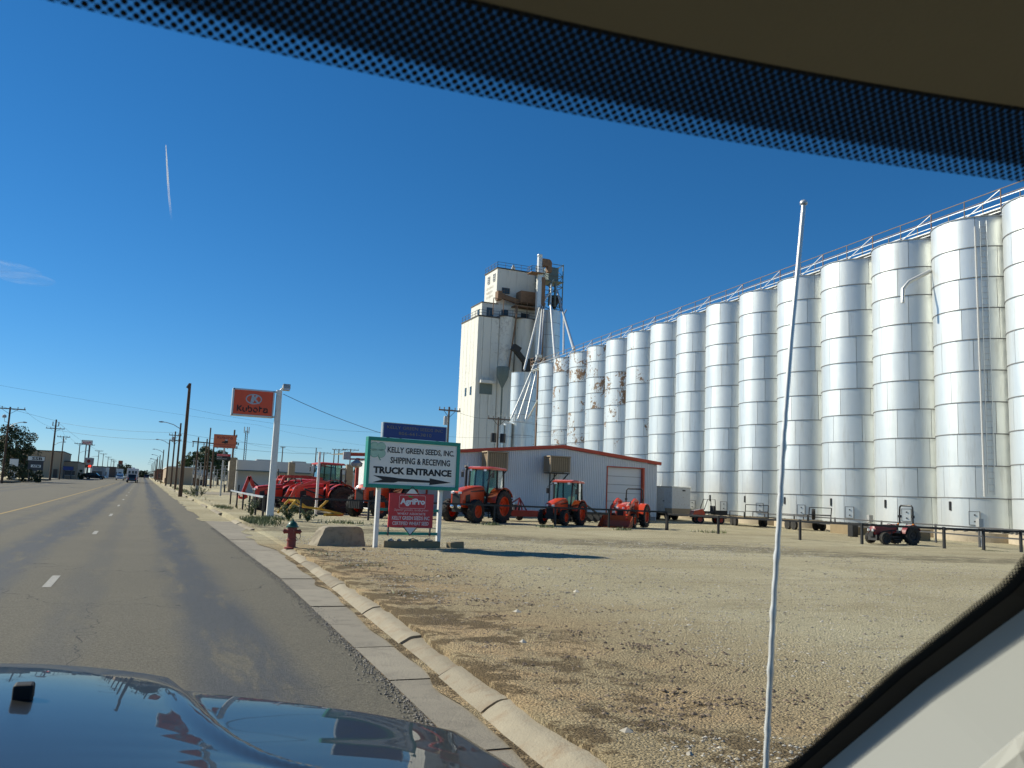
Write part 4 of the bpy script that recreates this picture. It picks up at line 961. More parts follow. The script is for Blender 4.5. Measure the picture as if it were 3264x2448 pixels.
        rf_ = MB().loft([rs(cx0 - .18, wy * .86, zt - .12, zt - .06), rs(cx0 - .05, wy * 1.02, zt - .13, zt), rs(cx1 - .2, wy * 1.02, zt - .13, zt + .03), rs(cx1 + .12, wy * .92, zt - .12, zt - .04)]).build('cab_roof', pm, t, smooth=30)
        for s in (-1, 1):
            MB().box((cx1 + .06, s * wy * .62, zt - .17), (.08, .16, .1)).build('roof_light', M['lens'], t)
            MB().box((cx1 + .10, s * (wy + .22), zt - .42 - p.get('mdrop', 0)), (.05, .16, .3)).build('mirror', M['black'], t, bevel=.02)
            MB().beam((cx1 - .05, s * wy * .85, zt - .16), (cx1 + .10, s * (wy + .24), zt - .2 - p.get('mdrop', 0)), .03).build('mirror_arm', M['black'], t)
            MB().box((.3, s * (wy + .02), zs + .25), (.07, .07, .15)).build('indicator', M['amber'], t)
        MB().ab((-.25, -.24, zs - .05), (.2, .24, zs + .12)).loft([[(-.30, -.24, zs + .1), (-.30, .24, zs + .1), (-.18, .24, zs + .1), (-.18, -.24, zs + .1)], [(-.40, -.2, zs + .75), (-.40, .2, zs + .75), (-.30, .2, zs + .75), (-.30, -.2, zs + .75)]]).build('seat', M['plasticwrap'], t)
        MB().ab((.78 * p['k'], -.25, zb), (.98 * p['k'], .25, zs + .2)).build('dash', M['blackplastic'], t)
        sw = MB(); pts = [(.68 * p['k'] + .06 * math.cos(a), .19 * math.sin(a), zs + .33 + .17 * math.cos(a)) for a in np.linspace(0, 2 * math.pi, 17)]
        sw.tube(pts, .015, 5, False).tube([(.8 * p['k'], 0, zs + .15), (.68 * p['k'], 0, zs + .33)], .02, 5).build('steering_wheel', M['black'], t)
        if p.get('stack'):
            s = -1; MB().tube([(cx1 + .22, s * (hw + .22), low + .6), (cx1 + .22, s * (hw + .22), zt - .22), (cx1 + .18, s * (hw + .22), zt - .06), (cx1 + .34, s * (hw + .22), zt + .02)], .075, 10).build('exhaust', M['black'], t, smooth=40)
    else:
        zt = p['rops']; wy = p['rw'] / 2; xx = -.18; top_in = .8
        MB().tube([(xx, -wy, rr), (xx, -wy, zt * .82), (xx, -wy * .96, zt - .08), (xx, -wy * .8, zt), (xx, wy * .8, zt), (xx, wy * .96, zt - .08), (xx, wy, zt * .82), (xx, wy, rr)], .04, 8).build('roll_bar', M['black'], t, smooth=40)
        for s in (-1, 1): MB().box((xx, s * wy, zt * .72), (.12, .1, .12)).build('hinge', M['black'], t); MB().box((xx + .02, s * (wy + .05), rr * 1.9 + .1), (.08, .08, .1)).build('indicator', M['amber'], t)
        MB().ab((.05, -.22, zs - .02), (.45, .22, zs + .1)).loft([[(.02, -.22, zs + .08), (.02, .22, zs + .08), (.12, .22, zs + .08), (.12, -.22, zs + .08)], [(-.06, -.2, zs + .42), (-.06, .2, zs + .42), (.03, .2, zs + .42), (.03, -.2, zs + .42)]]).build('seat', M[p.get('seat', 'blackplastic')], t)
        pts = [(.72 + .10 * math.cos(a), .17 * math.sin(a), zs + .30 + .10 * math.cos(a)) for a in np.linspace(0, 2 * math.pi, 17)]
        MB().tube(pts, .014, 5, False).tube([(.9, 0, zs + .1), (.72, 0, zs + .3)], .02, 5).build('steering_wheel', M['black'], t)
    if p.get('loader'):
        lm = M[p.get('loader_paint', 'orange')]; ly = p['ly'] / 2; lz = hz1 * .98; up = p.get('lift', 0.0)
        for s in (-1, 1):
            a = MB(); pts = [(.75, lz + .05), (wb * .72, lz + .16), (hf + .05, lz * .80 + up), (hf + .45, .42 + up)]
            for (xa_, za_), (xb_, zb_) in zip(pts, pts[1:]): a.beam((xa_, s * ly, za_), (xb_, s * ly, zb_), .11, .17, up=(0, 0, 1))
            a.build('loader_arm', lm, t)
            MB().beam((.85, s * (ly - .02), low + .1), (.85, s * (ly - .02), lz + .1), .14, .22).build('loader_post', lm, t)
            MB().tube([(.95, s * ly, low + .35), (wb + .1, s * ly, lz * .78 + up * .5)], .045, 8).tube([(wb + .2, s * ly, lz + .05), (hf + .42, s * ly, .75 + up)], .035, 8).build('cylinder', M['chrome'] if s > 9 else M['castiron'], t)
        MB().beam((hf + .12, -ly, lz * .7 + up), (hf + .12, ly, lz * .7 + up), .1).build('cross_tube', lm, t)
        if p.get('bucket', True):
            bw = p.get('bw', 1.6) / 2; bx = hf + .45; prof = [(bx, .62), (bx - .05, .35), (bx + .05, .06), (bx + .35, .0), (bx + .75, .02)]
            b = MB(); th = .025; n = len(prof)
            v = [(x, y, z + up) for y in (-bw, bw) for x, z in prof] + [(x + th, y, z + th + up) for y in (-bw, bw) for x, z in prof]
            b.add(v, [(i, i + 1, n + i + 1, n + i) for i in range(n - 1)] + [(2 * n + i, 2 * n + i + 1, 3 * n + i + 1, 3 * n + i) for i in range(n - 1)] + [(0, n, 3 * n, 2 * n), (n - 1, 2 * n - 1, 4 * n - 1, 3 * n - 1)])
            for s in (-1, 1): b.prism([(x, z + up) for x, z in prof] , s * bw, s * (bw - .03))
            b.build('bucket', M[p.get('bucket_paint', 'redpaint')], t)
    return t
BIG = dict(wb=2.35, rr=.88, rf=.60, wr=.50, wf=.36, tr=1.75, tf=1.62, over=.66, hw=.43, hz0=1.68, hz1=1.93, hb=1.05, k=1.0, cab=2.93, cw=1.50, stack=True, round_lamps=True)
MID = dict(wb=1.90, rr=.65, rf=.42, wr=.38, wf=.28, tr=1.36, tf=1.30, over=.48, hw=.35, hz0=1.20, hz1=1.46, hb=.88, k=.86, cab=2.43, cw=1.32, mdrop=.18)
LDR = dict(wb=1.72, rr=.62, rf=.38, wr=.36, wf=.26, tr=1.35, tf=1.20, over=.42, hw=.31, hz0=1.20, hz1=1.38, hb=.85, k=.8, rops=2.14, rw=1.0, loader=True, ly=1.0, bw=1.75, bucket_paint='darkorange')
M['darkorange'] = mat('worn_orange', (.42, .07, .02), .5, dirt=(.2, .12, .08))
RED = dict(wb=1.45, rr=.42, rf=.27, wr=.28, wf=.2, tr=1.0, tf=.9, over=.36, hw=.24, hz0=.78, hz1=.90, hb=.62, k=.62, rops=1.76, rw=.80, paint='darkred', seat='seat')
tractor('tractor', 'big orange cab tractor with exhaust stack in front of the shop', (15.45, 42.4), -144, BIG)
tractor('tractor', 'smaller orange cab tractor between the big one and the loader', (20.5, 42.0), -142, MID)
tractor('tractor', 'compact orange tractor with front bucket and bare roll bar', (24.55, 41.6), -140, LDR)
tractor('tractor', 'orange cab tractor with front weights half hidden by the sign', (11.15, 45.6), -142, dict(BIG, weights=True))
tractor('tractor', 'small dark red tractor with roll bar near the bins', (30.75, 29.6), 176, RED)
tractor('tractor', 'red loader tractor with raised arms behind the white post', (8.55, 50.4), -176, dict(LDR, wb=2.1, rr=.80, rf=.5, wr=.45, wf=.32, tr=1.6, tf=1.5, over=.5, hw=.32, hz0=1.5, hz1=1.7, hb=1.0, k=1.0, rops=2.62, rw=1.1, ly=1.25, loader_paint='redpaint', paint='redpaint', bucket_paint='redpaint', lift=.1, bucket=False))
tractor('tractor', 'red roofed cab tractor behind the loader tractors', (8.75, 55.6), -174, dict(BIG, wb=2.45, rr=.92, cab=3.02, hz0=1.75, hz1=1.95, paint='redpaint', stack=False, loader=True, ly=1.3, loader_paint='redpaint', bucket=False, lift=.5))
tractor('tractor', 'red tractor nose beside the white sign pole', (6.55, 52.2), -170, dict(LDR, loader=False, wb=1.9, rr=.72, rf=.46, hz0=1.38, hz1=1.55, over=.5, rops=1.9, paint='redpaint', hw=.33))
tractor('tractor', 'red backhoe tractor with black roll bar by the street', (10.4, 59.5), 5, dict(LDR, wb=2.0, rops=2.5, paint='redpaint', loader=False))
# backhoe boom standing behind that tractor
bh = thing('backhoe', 'red folded backhoe boom standing by the side fence', 'backhoe', (7.0, 59.0, lot(7, 59)))
for a, c, w in (((.6, 0, .5), (-.25, 0, 1.35), .26), ((-.25, 0, 1.35), (-.55, 0, 1.95), .22), ((-.55, 0, 1.95), (-.85, 0, .95), .2)): MB().beam(a, c, .2, w).build('boom', M['redpaint'], bh)
MB().prism([(-.95, 1.0), (-.7, .95), (-.55, .6), (-.8, .45), (-1.1, .5), (-1.15, .75), (-1.0, .62), (-.85, .65)], -.25, .25).build('bucket', M['redpaint'], bh)
MB().beam((.5, 0, .05), (.3, 0, .9), .3, .35).build('swing_post', M['redpaint'], bh); MB().box((.4, 0, .08), (.3, .9, .1)).build('stabiliser', M['redpaint'], bh)
MB().tube([(.4, 0, 1.1), (-.4, 0, 1.75)], .045, 8).build('cylinder', M['castiron'], bh)
# yellow three point implement on the ground
yi = thing('yellow_implement', 'yellow bent-bar hitch implement lying behind the corner fence', 'implement', (8.0, 46.6, lot(8, 46.6)))
for a, c in (((-1.3, .3, .05), (-.75, .3, .78)), ((-1.0, -.2, .05), (-.45, -.2, .78)), ((-.75, .3, .78), (-.2, .25, .45)), ((-.45, -.2, .78), (.1, -.1, .42)), ((-.2, .1, .45), (.85, .1, .35)), ((.85, .1, .35), (2.0, .0, .12)), ((.85, .2, .35), (1.3, .2, .85)), ((-.75, .3, .78), (-.45, -.2, .78))):
    MB().beam(a, c, .09, .11).build('bar', M['yellow'], yi)
MB().beam((1.0, -.7, .06), (2.2, .6, .06), .16, .12).build('blade', M['yellow'], yi)
# maroon mower between the cab tractors
mo = thing('rotary_mower', 'maroon rotary mower between the two cab tractors', 'mower', (20.6, 47.4, lot(20.6, 47.4)), R(10))
MB().box((0, 0, .55), (2.3, 1.5, .16)).box((0, -.75, .42), (2.3, .05, .3)).build('deck', M['darkred'], mo); MB().box((-1.15, 0, .45), (.1, 1.5, .35)).build('skirt', M['redpaint'], mo)
for p, q in (((-.3, -.6, .6), (.05, -.3, 1.35)), ((.4, -.6, .6), (.05, -.3, 1.35)), ((.05, -.3, 1.35), (-.7, .4, .65)), ((.05, -.3, 1.35), (.8, .5, .65))): MB().beam(p, q, .07).build('hitch_bar', M['darkred'], mo)
MB().lathe([(.22, 0), (.24, .3), (.1, .36)], 12, (.05, 0, .63)).build('gearbox', M['castiron'], mo)
for s in (-1, 1): MB().tube([(s * .8, .7, .24), (s * .8, .85, .24)], .24, 14).build('tail_wheel', M['tyre'], mo); 
bh2 = thing('disc_implement', 'dark disc implement by the shop wall behind the loader', 'implement', (25.9, 48.6, lot(26, 48.6)), R(8))
MB().beam((-2.2, 0, .55), (2.0, 0, .55), .14).beam((-1.8, .7, .55), (1.8, .7, .55), .14).beam((-1, 0, .55), (-.2, -.3, 1.1), .09).beam((1, 0, .55), (-.2, -.3, 1.1), .09).build('frame', M['castiron'], bh2)
for i in range(9): MB().tube([(-2 + .5 * i, .2, .3), (-1.95 + .5 * i, .22, .3)], .3, 14).build('disc', M['castiron'], bh2)
# box trailer
TR = thing('cargo_trailer', 'dusty white enclosed box trailer beside the shop', 'trailer', (39.0, 57.2, lot(39, 57.2)), R(14))
M['trailer'] = mat('trailer_skin', (.74, .76, .76), .5, var=.06, dirt=(.38, .30, .2), dirtamt=.4)
MB().ab((-1.08, 0, .55), (1.08, 3.8, 2.62)).build('body', M['trailer'], TR, bevel=.05)
MB().ab((-1.10, -.03, .53), (1.10, 3.83, .95)).build('skirt_panel', M['tan'], TR); MB().ab((-1.11, -.04, 2.56), (1.11, 3.84, 2.66)).build('roof_trim', M['galv'], TR, bevel=.02)
MB().ab((-1.13, .7, .7), (-1.085, 1.7, 2.4)).build('side_door', M['trailer'], TR); MB().box((-1.15, .8, 1.5), (.05, .14, .06)).build('latch', M['black'], TR)
MB().box((.25, -.04, 2.36), (.30, .03, .1)).build('badge', M['black'], TR)
for s in (-1, 1):
    for x in (1.6, 2.35): o = MB().tube([(s * .95, x, .33), (s * 1.12, x, .33)], .33, 18).build('wheel', M['tyre'], TR)
MB().ab((-.95, .1, .36), (.95, 3.7, .54)).build('frame', M['castiron'], TR); MB().beam((-.7, 3.7, .45), (0, 5.0, .42), .1).beam((.7, 3.7, .45), (0, 5.0, .42), .1).build('tongue', M['castiron'], TR)
# odds and ends along the bins
ut = thing('utility_vehicle', 'small orange utility vehicle with black seat by the trailer', 'utility vehicle', (38.2, 52.6, lot(38, 52.6)), R(160))
for x in (-.75, .75):
    for s in (-1, 1): o = link('wheel', wheel_mesh(.30, .22, .17)[0], ut); o.location = (x, s * .55, .3); link('rim', wheel_mesh(.30, .22, .17)[1], o)
MB().ab((-1.2, -.6, .4), (1.2, .6, .62)).build('chassis', M['black'], ut); MB().prism([(.35, .6), (1.25, .6), (1.15, .9), (.5, 1.05)], -.55, .55).build('hood', M['orange'], ut); MB().ab((-1.25, -.6, .65), (-.35, .6, .98)).build('bed', M['black'], ut)
MB().ab((-.35, -.5, .75), (.15, .5, .9)).ab((-.4, -.5, .9), (-.28, .5, 1.3)).build('seat', M['blackplastic'], ut)
for s in (-1, 1): MB().tube([(.45, s * .55, 1.0), (.2, s * .55, 1.75), (-.35, s * .55, 1.75), (-.4, s * .55, .9)], .03, 6).build('roll_bar', M['black'], ut)
def utility_trailer(label, x, y, rz):
    u = thing('utility_trailer', label, 'trailer', (x, y, lot(x, y)), rz, 'flat trailers by the bins')
    MB().ab((-1.6, -.85, .55), (1.6, .85, .65)).build('deck', M['lumber'], u); MB().beam((1.6, -.6, .55), (2.6, 0, .5), .08).beam((1.6, .6, .55), (2.6, 0, .5), .08).build('tongue', M['castiron'], u)
    for s in (-1, 1):
        for xx in (-.35, .4): MB().tube([(xx, s * .95, .32), (xx, s * 1.12, .32)], .32, 18).tube([(xx, s * 1.11, .32), (xx, s * 1.13, .32)], .17, 14).build('wheel', M['tyre'], u)
        MB().beam((-1.6, s * .85, 1.0), (1.6, s * .85, 1.0), .05).beam((-1.6, s * .85, .6), (-1.6, s * .85, 1.0), .05).beam((1.6, s * .85, .6), (1.6, s * .85, 1.0), .05).build('side_rail', M['castiron'], u)
    MB().beam((-1.62, -.8, .6), (-1.75, -.8, 1.5), .05).beam((-1.62, .8, .6), (-1.75, .8, 1.5), .05).beam((-1.75, -.8, 1.5), (-1.75, .8, 1.5), .05).beam((-1.7, -.8, 1.05), (-1.7, .8, 1.05), .04).build('ramp_gate', M['castiron'], u)
    return u
utility_trailer('flat utility trailer with ramp gate beside the orange utility vehicle', 39.7, 49.9, R(70))
utility_trailer('low dark trailer carrying a spare wheel along the bins', 40.6, 45.2, R(80))
o = MB().lathe([(.18, -.1), (.34, -.1), (.36, 0), (.34, .1), (.18, .1)], 20, (0, 0, 0), 'y').build('spare_wheel', M['tyre'], smooth=40); o.location = (40.1, 43.9, 1.25); o.rotation_euler = (0, 0, R(50)); tag(o, 'black spare wheel standing on the low dark trailer', 'wheel')
o = MB().ab((-.2, -.2, 0), (.2, .2, .75)).build('black_drum', M['black'], bevel=.03); o.location = (36.6, 37.0, lot(36.6, 37)); tag(o, 'black drum standing before the bin foundations', 'drum')
for i, (x, y, sx) in enumerate(((37.9, 35.2, 2.6), (38.9, 40.2, 2.2))):
    o = MB().box((0, 0, .28), (sx, 1.2, .6)).build('plywood_cover', M['lumber'], bevel=.02); o.location = (x + .6, y, lot(x, y)); o.rotation_euler = (0, 0, R(80)); tag(o, ('tan plywood-sided box near the drum by the bins', 'tan plywood-sided box farther up the bin row')[i], 'box', 'plywood boxes by the bins')
for (x, y, z) in ((36.9, 29.3, 1.3), (39.4, 38.5, 1.2)):
    e_ = thing('electric_box', 'grey electric box on a white conduit beside the bins' if y < 30 else 'small grey electric box on a conduit up the bin row', 'electric box', (x, y, lot(x, y)), 0, 'electric boxes by the bins')
    MB().box((0, 0, z - .2), (.3, .18, .42)).build('box', M['lampgrey'], e_); MB().tube([(-.06, 0, 0), (-.06, 0, z - .3)], .03, 6).tube([(.06, 0, 0), (.06, 0, z - .3)], .03, 6).build('conduit', M['white'], e_)
# ------------------------------------------------------------------ poles, street lamps and wires
def wood_pole(label, x, y, top, arms=(), r=.15, lamp=None, lean=(0, 0), group=None, m='wood', extra=None, brace=True, cat='utility pole', base=None):
    z0 = lot(x, y) if base is None else base; t = thing('utility_pole', label, cat, (x, y, z0), 0, group); H = top - z0
    MB().tube([(0, 0, -.1), (lean[0] * .5, lean[1] * .5, H * .5), (lean[0], lean[1], H)], [r, r * .85, r * .68], 10).build('shaft', M[m], t, smooth=40)
    for zz, half, off in arms:
        q = H - zz; MB().beam((off - half, -.16, q), (off + half, -.16, q), .11, .13).build('crossarm', M['woodgrey'], t)
        if brace and half > .7: MB().beam((off - half * .55, -.14, q - .03), (0, -.1, q - .65), .04).beam((off + half * .55, -.14, q - .03), (0, -.1, q - .65), .04).build('brace', M['poleiron'], t)
        for s in (-.93, -.5, .5, .93): MB().tube([(off + s * half, -.16, q + .06), (off + s * half, -.16, q + .28)], [.045, .055], 6).build('insulator', M['insul'], t)
    if lamp:
        dx, hz = lamp; sg = 1 if dx > 0 else -1; q = H - hz
        MB().tube([(0, 0, q - .75), (dx * .35, 0, q - .25), (dx * .7, 0, q - .02), (dx * .88, 0, q)], .045, 6).build('lamp_arm', M['lampgrey'], t, smooth=40)
        MB().loft([[(dx * .82, -.08, q - .05), (dx * .82, .08, q - .05), (dx * .82, .08, q + .06), (dx * .82, -.08, q + .06)], [(dx * .93, -.17, q - .09), (dx * .93, .17, q - .09), (dx * .93, .13, q + .10), (dx * .93, -.13, q + .10)], [(dx + sg * .15, -.10, q - .04), (dx + sg * .15, .10, q - .04), (dx + sg * .15, .06, q + .04), (dx + sg * .15, -.06, q + .04)]]).build('lamp_head', M['lampgrey'], t, smooth=40)
    if extra == 'transformers':
        for s in (-1, 1): MB().lathe([(.0, .45), (.26, .45), (.28, .35), (.28, -.4), (.0, -.42)], 12, (s * .48, -.1, H - 2.0)).build('transformer', M['black'], t, smooth=40)
    if extra == 'can': MB().lathe([(.0, .4), (.2, .4), (.22, .3), (.22, -.4), (.0, -.42)], 12, (-.3, -.1, H - 1.3)).build('transformer', M['lampgrey'], t, smooth=40)
    if extra == 'tiers':
        for s in (-1, 1): MB().tube([(s * .5, -.1, H - 1.2), (s * .5, -.1, H - .45)], .09, 6).build('cutout', M['insul'], t)
        MB().beam((-.55, -.1, H - 1.25), (.55, -.1, H - 1.25), .08).build('crossarm', M['woodgrey'], t)
    if extra == 'flood':
        MB().tube([(0, 0, H - 2.0), (-.45, 0, H - 1.9), (-.55, 0, H - 1.4)], .03, 6).build('flood_arm', M['lampgrey'], t); MB().lathe([(.05, .2), (.22, .1), (.26, -.15), (.2, -.2)], 10, (-.55, 0, H - 1.2)).build('flood_head', M['lampgrey'], t, smooth=40)
    return t
G1 = 'street poles along the far side'; G2 = 'street lamps along the near side'
wp1 = wood_pole('tall bare brown pole with a broken top beyond the dealer sign', 3.36, 86, 10.96, r=.19, lean=(-.02, 0))
MB().box((-.12, 0, 10.2), (.3, .12, .35), ry=.5).build('splintered_top', M['woodgrey'], wp1)
wood_pole('first street lamp on a wooden pole past the bare brown pole', 4.0, 120, 9.34, lamp=(-2.55, .0), group=G2)
wood_pole('double armed pole between the first two near lamps', 4.3, 150, 9.87, ((.65, .95, 0), (1.5, .9, .1)), group=G2, extra='can')
wood_pole('second street lamp on the near side', 3.9, 165, 9.12, lamp=(-2.2, .05), group=G2)
wood_pole('third street lamp on the near side', 3.9, 210, 8.88, lamp=(-2.2, 0), group=G2)
wood_pole('fourth street lamp on the near side, small in the distance', 3.95, 255, 8.93, lamp=(-2.1, 0), group=G2)
wood_pole('plain pole just past the fourth near lamp', 3.7, 285, 9.1, group=G2)
wood_pole('fifth street lamp on the near side, tiny', 4.0, 300, 8.95, lamp=(-2.1, 0), group=G2)
wood_pole('short dark pole pair end beyond the near lamps', 4.6, 270, 7.9, group=G2)
for i, yy in enumerate((345, 395, 450, 520)): wood_pole(f'faint near side lamp pole, {ORD[i]} toward the horizon', 4.1, yy, zg(yy) + 7.6, lamp=(-2, 0), group=G2)
wood_pole('nearest far-side pole with a wide crossarm, lamp and floodlight', -16.2, 125, 10.30, ((.25, 1.75, 0),), lamp=(1.9, 1.85), extra='flood', group=G1)
wood_pole('tallest far-side pole with stacked insulators over its crossarm', -16.1, 185, 12.65, ((1.75, 1.6, 0),), r=.2, extra='tiers', group=G1, lamp=(1.9, 4.2))
wood_pole('far-side pole in front of the tan building edge', -16.5, 210, 10.65, ((.2, 1.25, 0),), group=G1, lamp=(.5, .6))
wood_pole('far-side pole just before the high white sign', -15.7, 250, 10.81, ((.2, 1.3, 0),), lamp=(2.3, 1.9), group=G1)
wood_pole('far-side pole right behind the high white sign', -15.4, 290, 11.98, ((.15, 1.3, 0),), lamp=(2.6, 3.4), group=G1)
for i, (x, y, z) in enumerate(((-14.6, 330, 11.58), (-14.7, 370, 11.7), (-15.0, 430, 12.0), (-15.2, 480, 12.2), (-15.3, 520, 12.6), (-15.6, 545, 12.3))):
    wood_pole(f'small far-side pole, {ORD[i]} after the white sign', x, y, z, ((.2, 1.3, 0),), group=G1)
wood_pole('pole with crossarm and grey can left of the elevator', 25.5, 75, 9.58, ((.35, 1.05, 0),), r=.13, extra='can', m='woodgrey')
wood_pole('pole with two black transformers in front of the low bins', 30.46, 75, 8.98, ((.2, 1.15, 0),), r=.13, extra='transformers', m='woodgrey')
GB = 'poles behind the white building'
for x, y, z, ar, s in ((31.56, 220, 11.61, .6, 'lone pole with short arm behind the white building roof'), (39.86, 220, 11.8, 0, 'bare topped pole behind the red roofed tractor'), (43.77, 230, 11.2, 1.9, 'wide armed pole past the red roofed tractor'),
                       (41.49, 200, 10.89, 1.6, 'pole with two arms near the canopy'), (40.43, 200, 10.66, 0, 'bare pole close beside the two armed one'), (42.02, 190, 10.58, 1.8, 'wide armed pole just above the red canopy end')):
    wood_pole(s, x, y, z, ((.2, ar, 0),) if ar else (), r=.17, group=GB, m='woodgrey')
def wire(label, pts, sag, r=.012, n=14):
    b = MB(); P = []; r = r * .6
    for p, q in zip(pts, pts[1:]):
        p, q = Vector(p), Vector(q)
        for i in range(n + (q == Vector(pts[-1]))):
            t_ = i / n; a = p.lerp(q, t_); a.z -= sag * 4 * t_ * (1 - t_); P.append(a)
    return tag(b.tube(P, r, 5).build('overhead_wire', M['wire']), label, 'wire', 'overhead wires')
wire('service wire drooping from the dealer sign pole to the shop', [(5.75, 41.2, 5.95), (19.9, 56, 4.75)], .5, .022)
wire('wire from the bare brown pole toward the yard', [(3.35, 86, 8.6), (22, 80, 7.2), (42, 78, 8.4)], .5, .014)
wire('upper wire along the far side poles', [(-30, 70, 12.3), (-16.1, 185, 12.4), (-14.6, 330, 11.4)], .5, .03)
wire('upper line crossing the street to the near poles', [(-16.1, 185, 12.2), (4.3, 150, 9.7), (30, 160, 9.0)], .5, .03)
wire('lower line crossing the street to the near poles', [(-16.1, 185, 10.7), (4.3, 150, 8.5), (30, 160, 7.9)], .5, .035)
wire('long thin line over the street toward the bins', [(-60, 130, 19), (20, 175, 13.5), (60, 200, 12)], 1.0, .02)
wire('wire between the two nearest far side poles', [(-14.7, 125, 10.1), (-15.0, 185, 11.0), (-15.3, 210, 10.5), (-14.5, 250, 10.6)], .7, .02)
wire('pole line behind the white building', [(15.3, 170, 10.3), (31.5, 220, 11.2), (43, 230, 11.0)], .6, .025)
wire('wires from the canned pole to the transformer pole', [(25.4, 75, 9.5), (30.5, 75, 8.9), (44, 80, 9.4)], .4, .018)

# ------------------------------------------------------------------ signs farther up the street
DS = thing('dealer_roadside_sign', 'faded orange dealer sign above a red and black panel on one pole', 'sign', (7.4, 92, 0))
MB().tube([(0, 0, lot(7, 92) - .1), (0, 0, 5.4)], .09, 10).build('pole', M['lampgrey'], DS)
MB().ab((-1.07, -.14, 5.33), (1.08, -.04, 6.63)).build('panel', M['signorangefaded'], DS); MB().ab((-1.1, -.05, 5.3), (1.1, .02, 6.66)).build('frame', M['poleiron'], DS)
K_word(-.75, 6.22, 1.5, .28, .06, M['darkred'], DS, -.145)
MB().prism([(-.32, 5.8), (-.1, 5.8), (-.02, 5.74), (.1, 5.74), (.16, 5.82), (.26, 5.74), (.3, 5.98), (.2, 6.12), (.0, 6.12), (-.04, 5.98), (-.3, 5.94)], -.15, -.142).build('tractor_mark', M['ink'], DS)
MB().prism([(.0, 6.05), (.24, 6.05), (.22, 6.17), (.02, 6.17)], -.151, -.143).build('cab_mark', M['silverink'], DS)
b = MB()
for z, x0, x1 in ((5.60, -.98, .98), (5.42, -.5, .62)):
    x = x0
    while x < x1: w = rnd.uniform(.03, .07); b.ab((x, -.15, z), (x + w, -.142, z + .085)); x += w + .025
b.build('worn_lettering', M['darkred'], DS)
hn = MB().ab((-.70, -.16, 4.07), (.68, -.05, 4.70)).build('lower_panel', M['ink'], DS); MB().ab((-.68, -.165, 4.48), (.66, -.16, 4.68)).build('red_band', M['signred'], hn)
text("HONDA", M['inkpink'], hn, -.62, 4.51, 1.0, .14, -.167, ext=.003); text("Power", M['inkwhite'], hn, -.62, 4.33, .5, .1, -.162, ext=.003); text("Equipment", M['inkwhite'], hn, -.62, 4.13, .95, .13, -.162, ext=.003)
def sign_on_poles(label, x, y, z0, z1, x1, m, poles, mm='poleiron'):
    t = thing('street_sign', label, 'sign', (x, y, 0), 0, 'signs along the far side'); MB().ab((0, -.2, z0), (x1 - x, .1, z1)).build('panel', M[m], t)
    MB().ab((-.06, -.15, z0 - .06), (x1 - x + .06, .05, z1 + .06)).build('frame', M[mm], t)
    for px in poles: MB().tube([(px, 0, lot(x, y)), (px, 0, z0)], .15, 8).build('pole', M[mm], t)
    return t
t = sign_on_poles('high white store sign with red lettering on two tall poles', -16.55, 270, 11.2, 12.4, -13.85, 'whitewall', (1.2, 2.0)); text("ALLSUP'S", M['signred'], t, .25, 11.35, 2.2, .7, -.21, bold=.02)
t = sign_on_poles('square grey fuel sign with red emblem and red digits', -15.2, 268, 5.65, 7.45, -12.95, 'greywall', (.3, 1.95), 'white')
MB().prism([(1.0 + .45 * math.cos(R(a)), 6.55 + .5 * math.sin(R(a))) for a in range(0, 360, 30)], -.23, -.205).build('emblem', M['darkred'], t); MB().ab((.0, -.2, 4.7), (1.9, .0, 5.6)).build('price_board', M['darkwall'], t)
m, n_, l_, b_ = nodes('led_red'); b_.inputs['Base Color'].default_value = (.6, .03, .02, 1); b_.inputs['Emission Color'].default_value = (1, .06, .03, 1); b_.inputs['Emission Strength'].default_value = 1.6; M['led'] = m
text("49", M['led'], t, .95, 4.78, .8, .74, -.21, bold=.02)
sign_on_poles('low yellow band sign before the fuel sign', -16.4, 264, 5.5, 5.98, -14.7, 'yellow', (.2,))
t = sign_on_poles('blue banner sign on the tan wall', -17.4, 229, 3.5, 4.35, -15.25, 'blue', (.3, 1.8)); 
t = sign_on_poles('white bank sign on a dark board', -16.3, 150, 4.1, 4.7, -14.05, 'signwhite', (.4, 1.9), 'ink'); text("SSB", M['ink'], t, .55, 4.18, 1.4, .44, -.21, bold=.03); MB().ab((.1, -.15, 2.5), (2.15, .1, 4.05)).build('board', M['roofdark'], t); MB().ab((.5, -.18, 3.05), (1.85, -.14, 3.45)).build('lower_panel', M['signwhite'], t); text("ATM", M['ink'], t, .7, 3.1, .95, .3, -.185, bold=.02)
t = sign_on_poles('plain white board behind the hedge', -18.75, 151, 1.3, 4.15, -17.7, 'signwhite', (.2, .8), 'white')

# ------------------------------------------------------------------ buildings up the street
def block_building(label, x0, x1, y0, y1, h, m, trim='roofdark', windows=(), base=None, name='building', doors=(), roofstep=0):
    z0 = lot((x0 + x1) / 2, y0) - .1 if base is None else base; t = thing(name, label, 'building', ((x0 + x1) / 2, y0, z0)); w = (x1 - x0) / 2; d = y1 - y0
    wl0 = MB().ab((-w, 0, 0), (w, d, h)).build('wall', M[m], t); MB().ab((-w - .12, -.12, h), (w + .12, d + .12, h + .22)).build('parapet', M[trim], t)
    for (a, c, zb, zt) in windows:
        q = MB().ab((a, -.05, zb), (c, .02, zt)).build('window', M['window'], t); MB().ab((a - .06, -.08, zb - .08), (c + .06, .01, zb)).ab((a - .06, -.08, zt), (c + .06, .01, zt + .06)).build('frame', M['white'], q)
    for (a, c, zt) in doors: MB().ab((a, -.05, .1), (c, .02, zt)).build('door', M['darkwall'], t)
    return t
block_building('tall plain tan bank building behind the evergreen', -30, -17.8, 230, 255, 6.3, 'tan', doors=((4.4, 5.3, 2.2),))
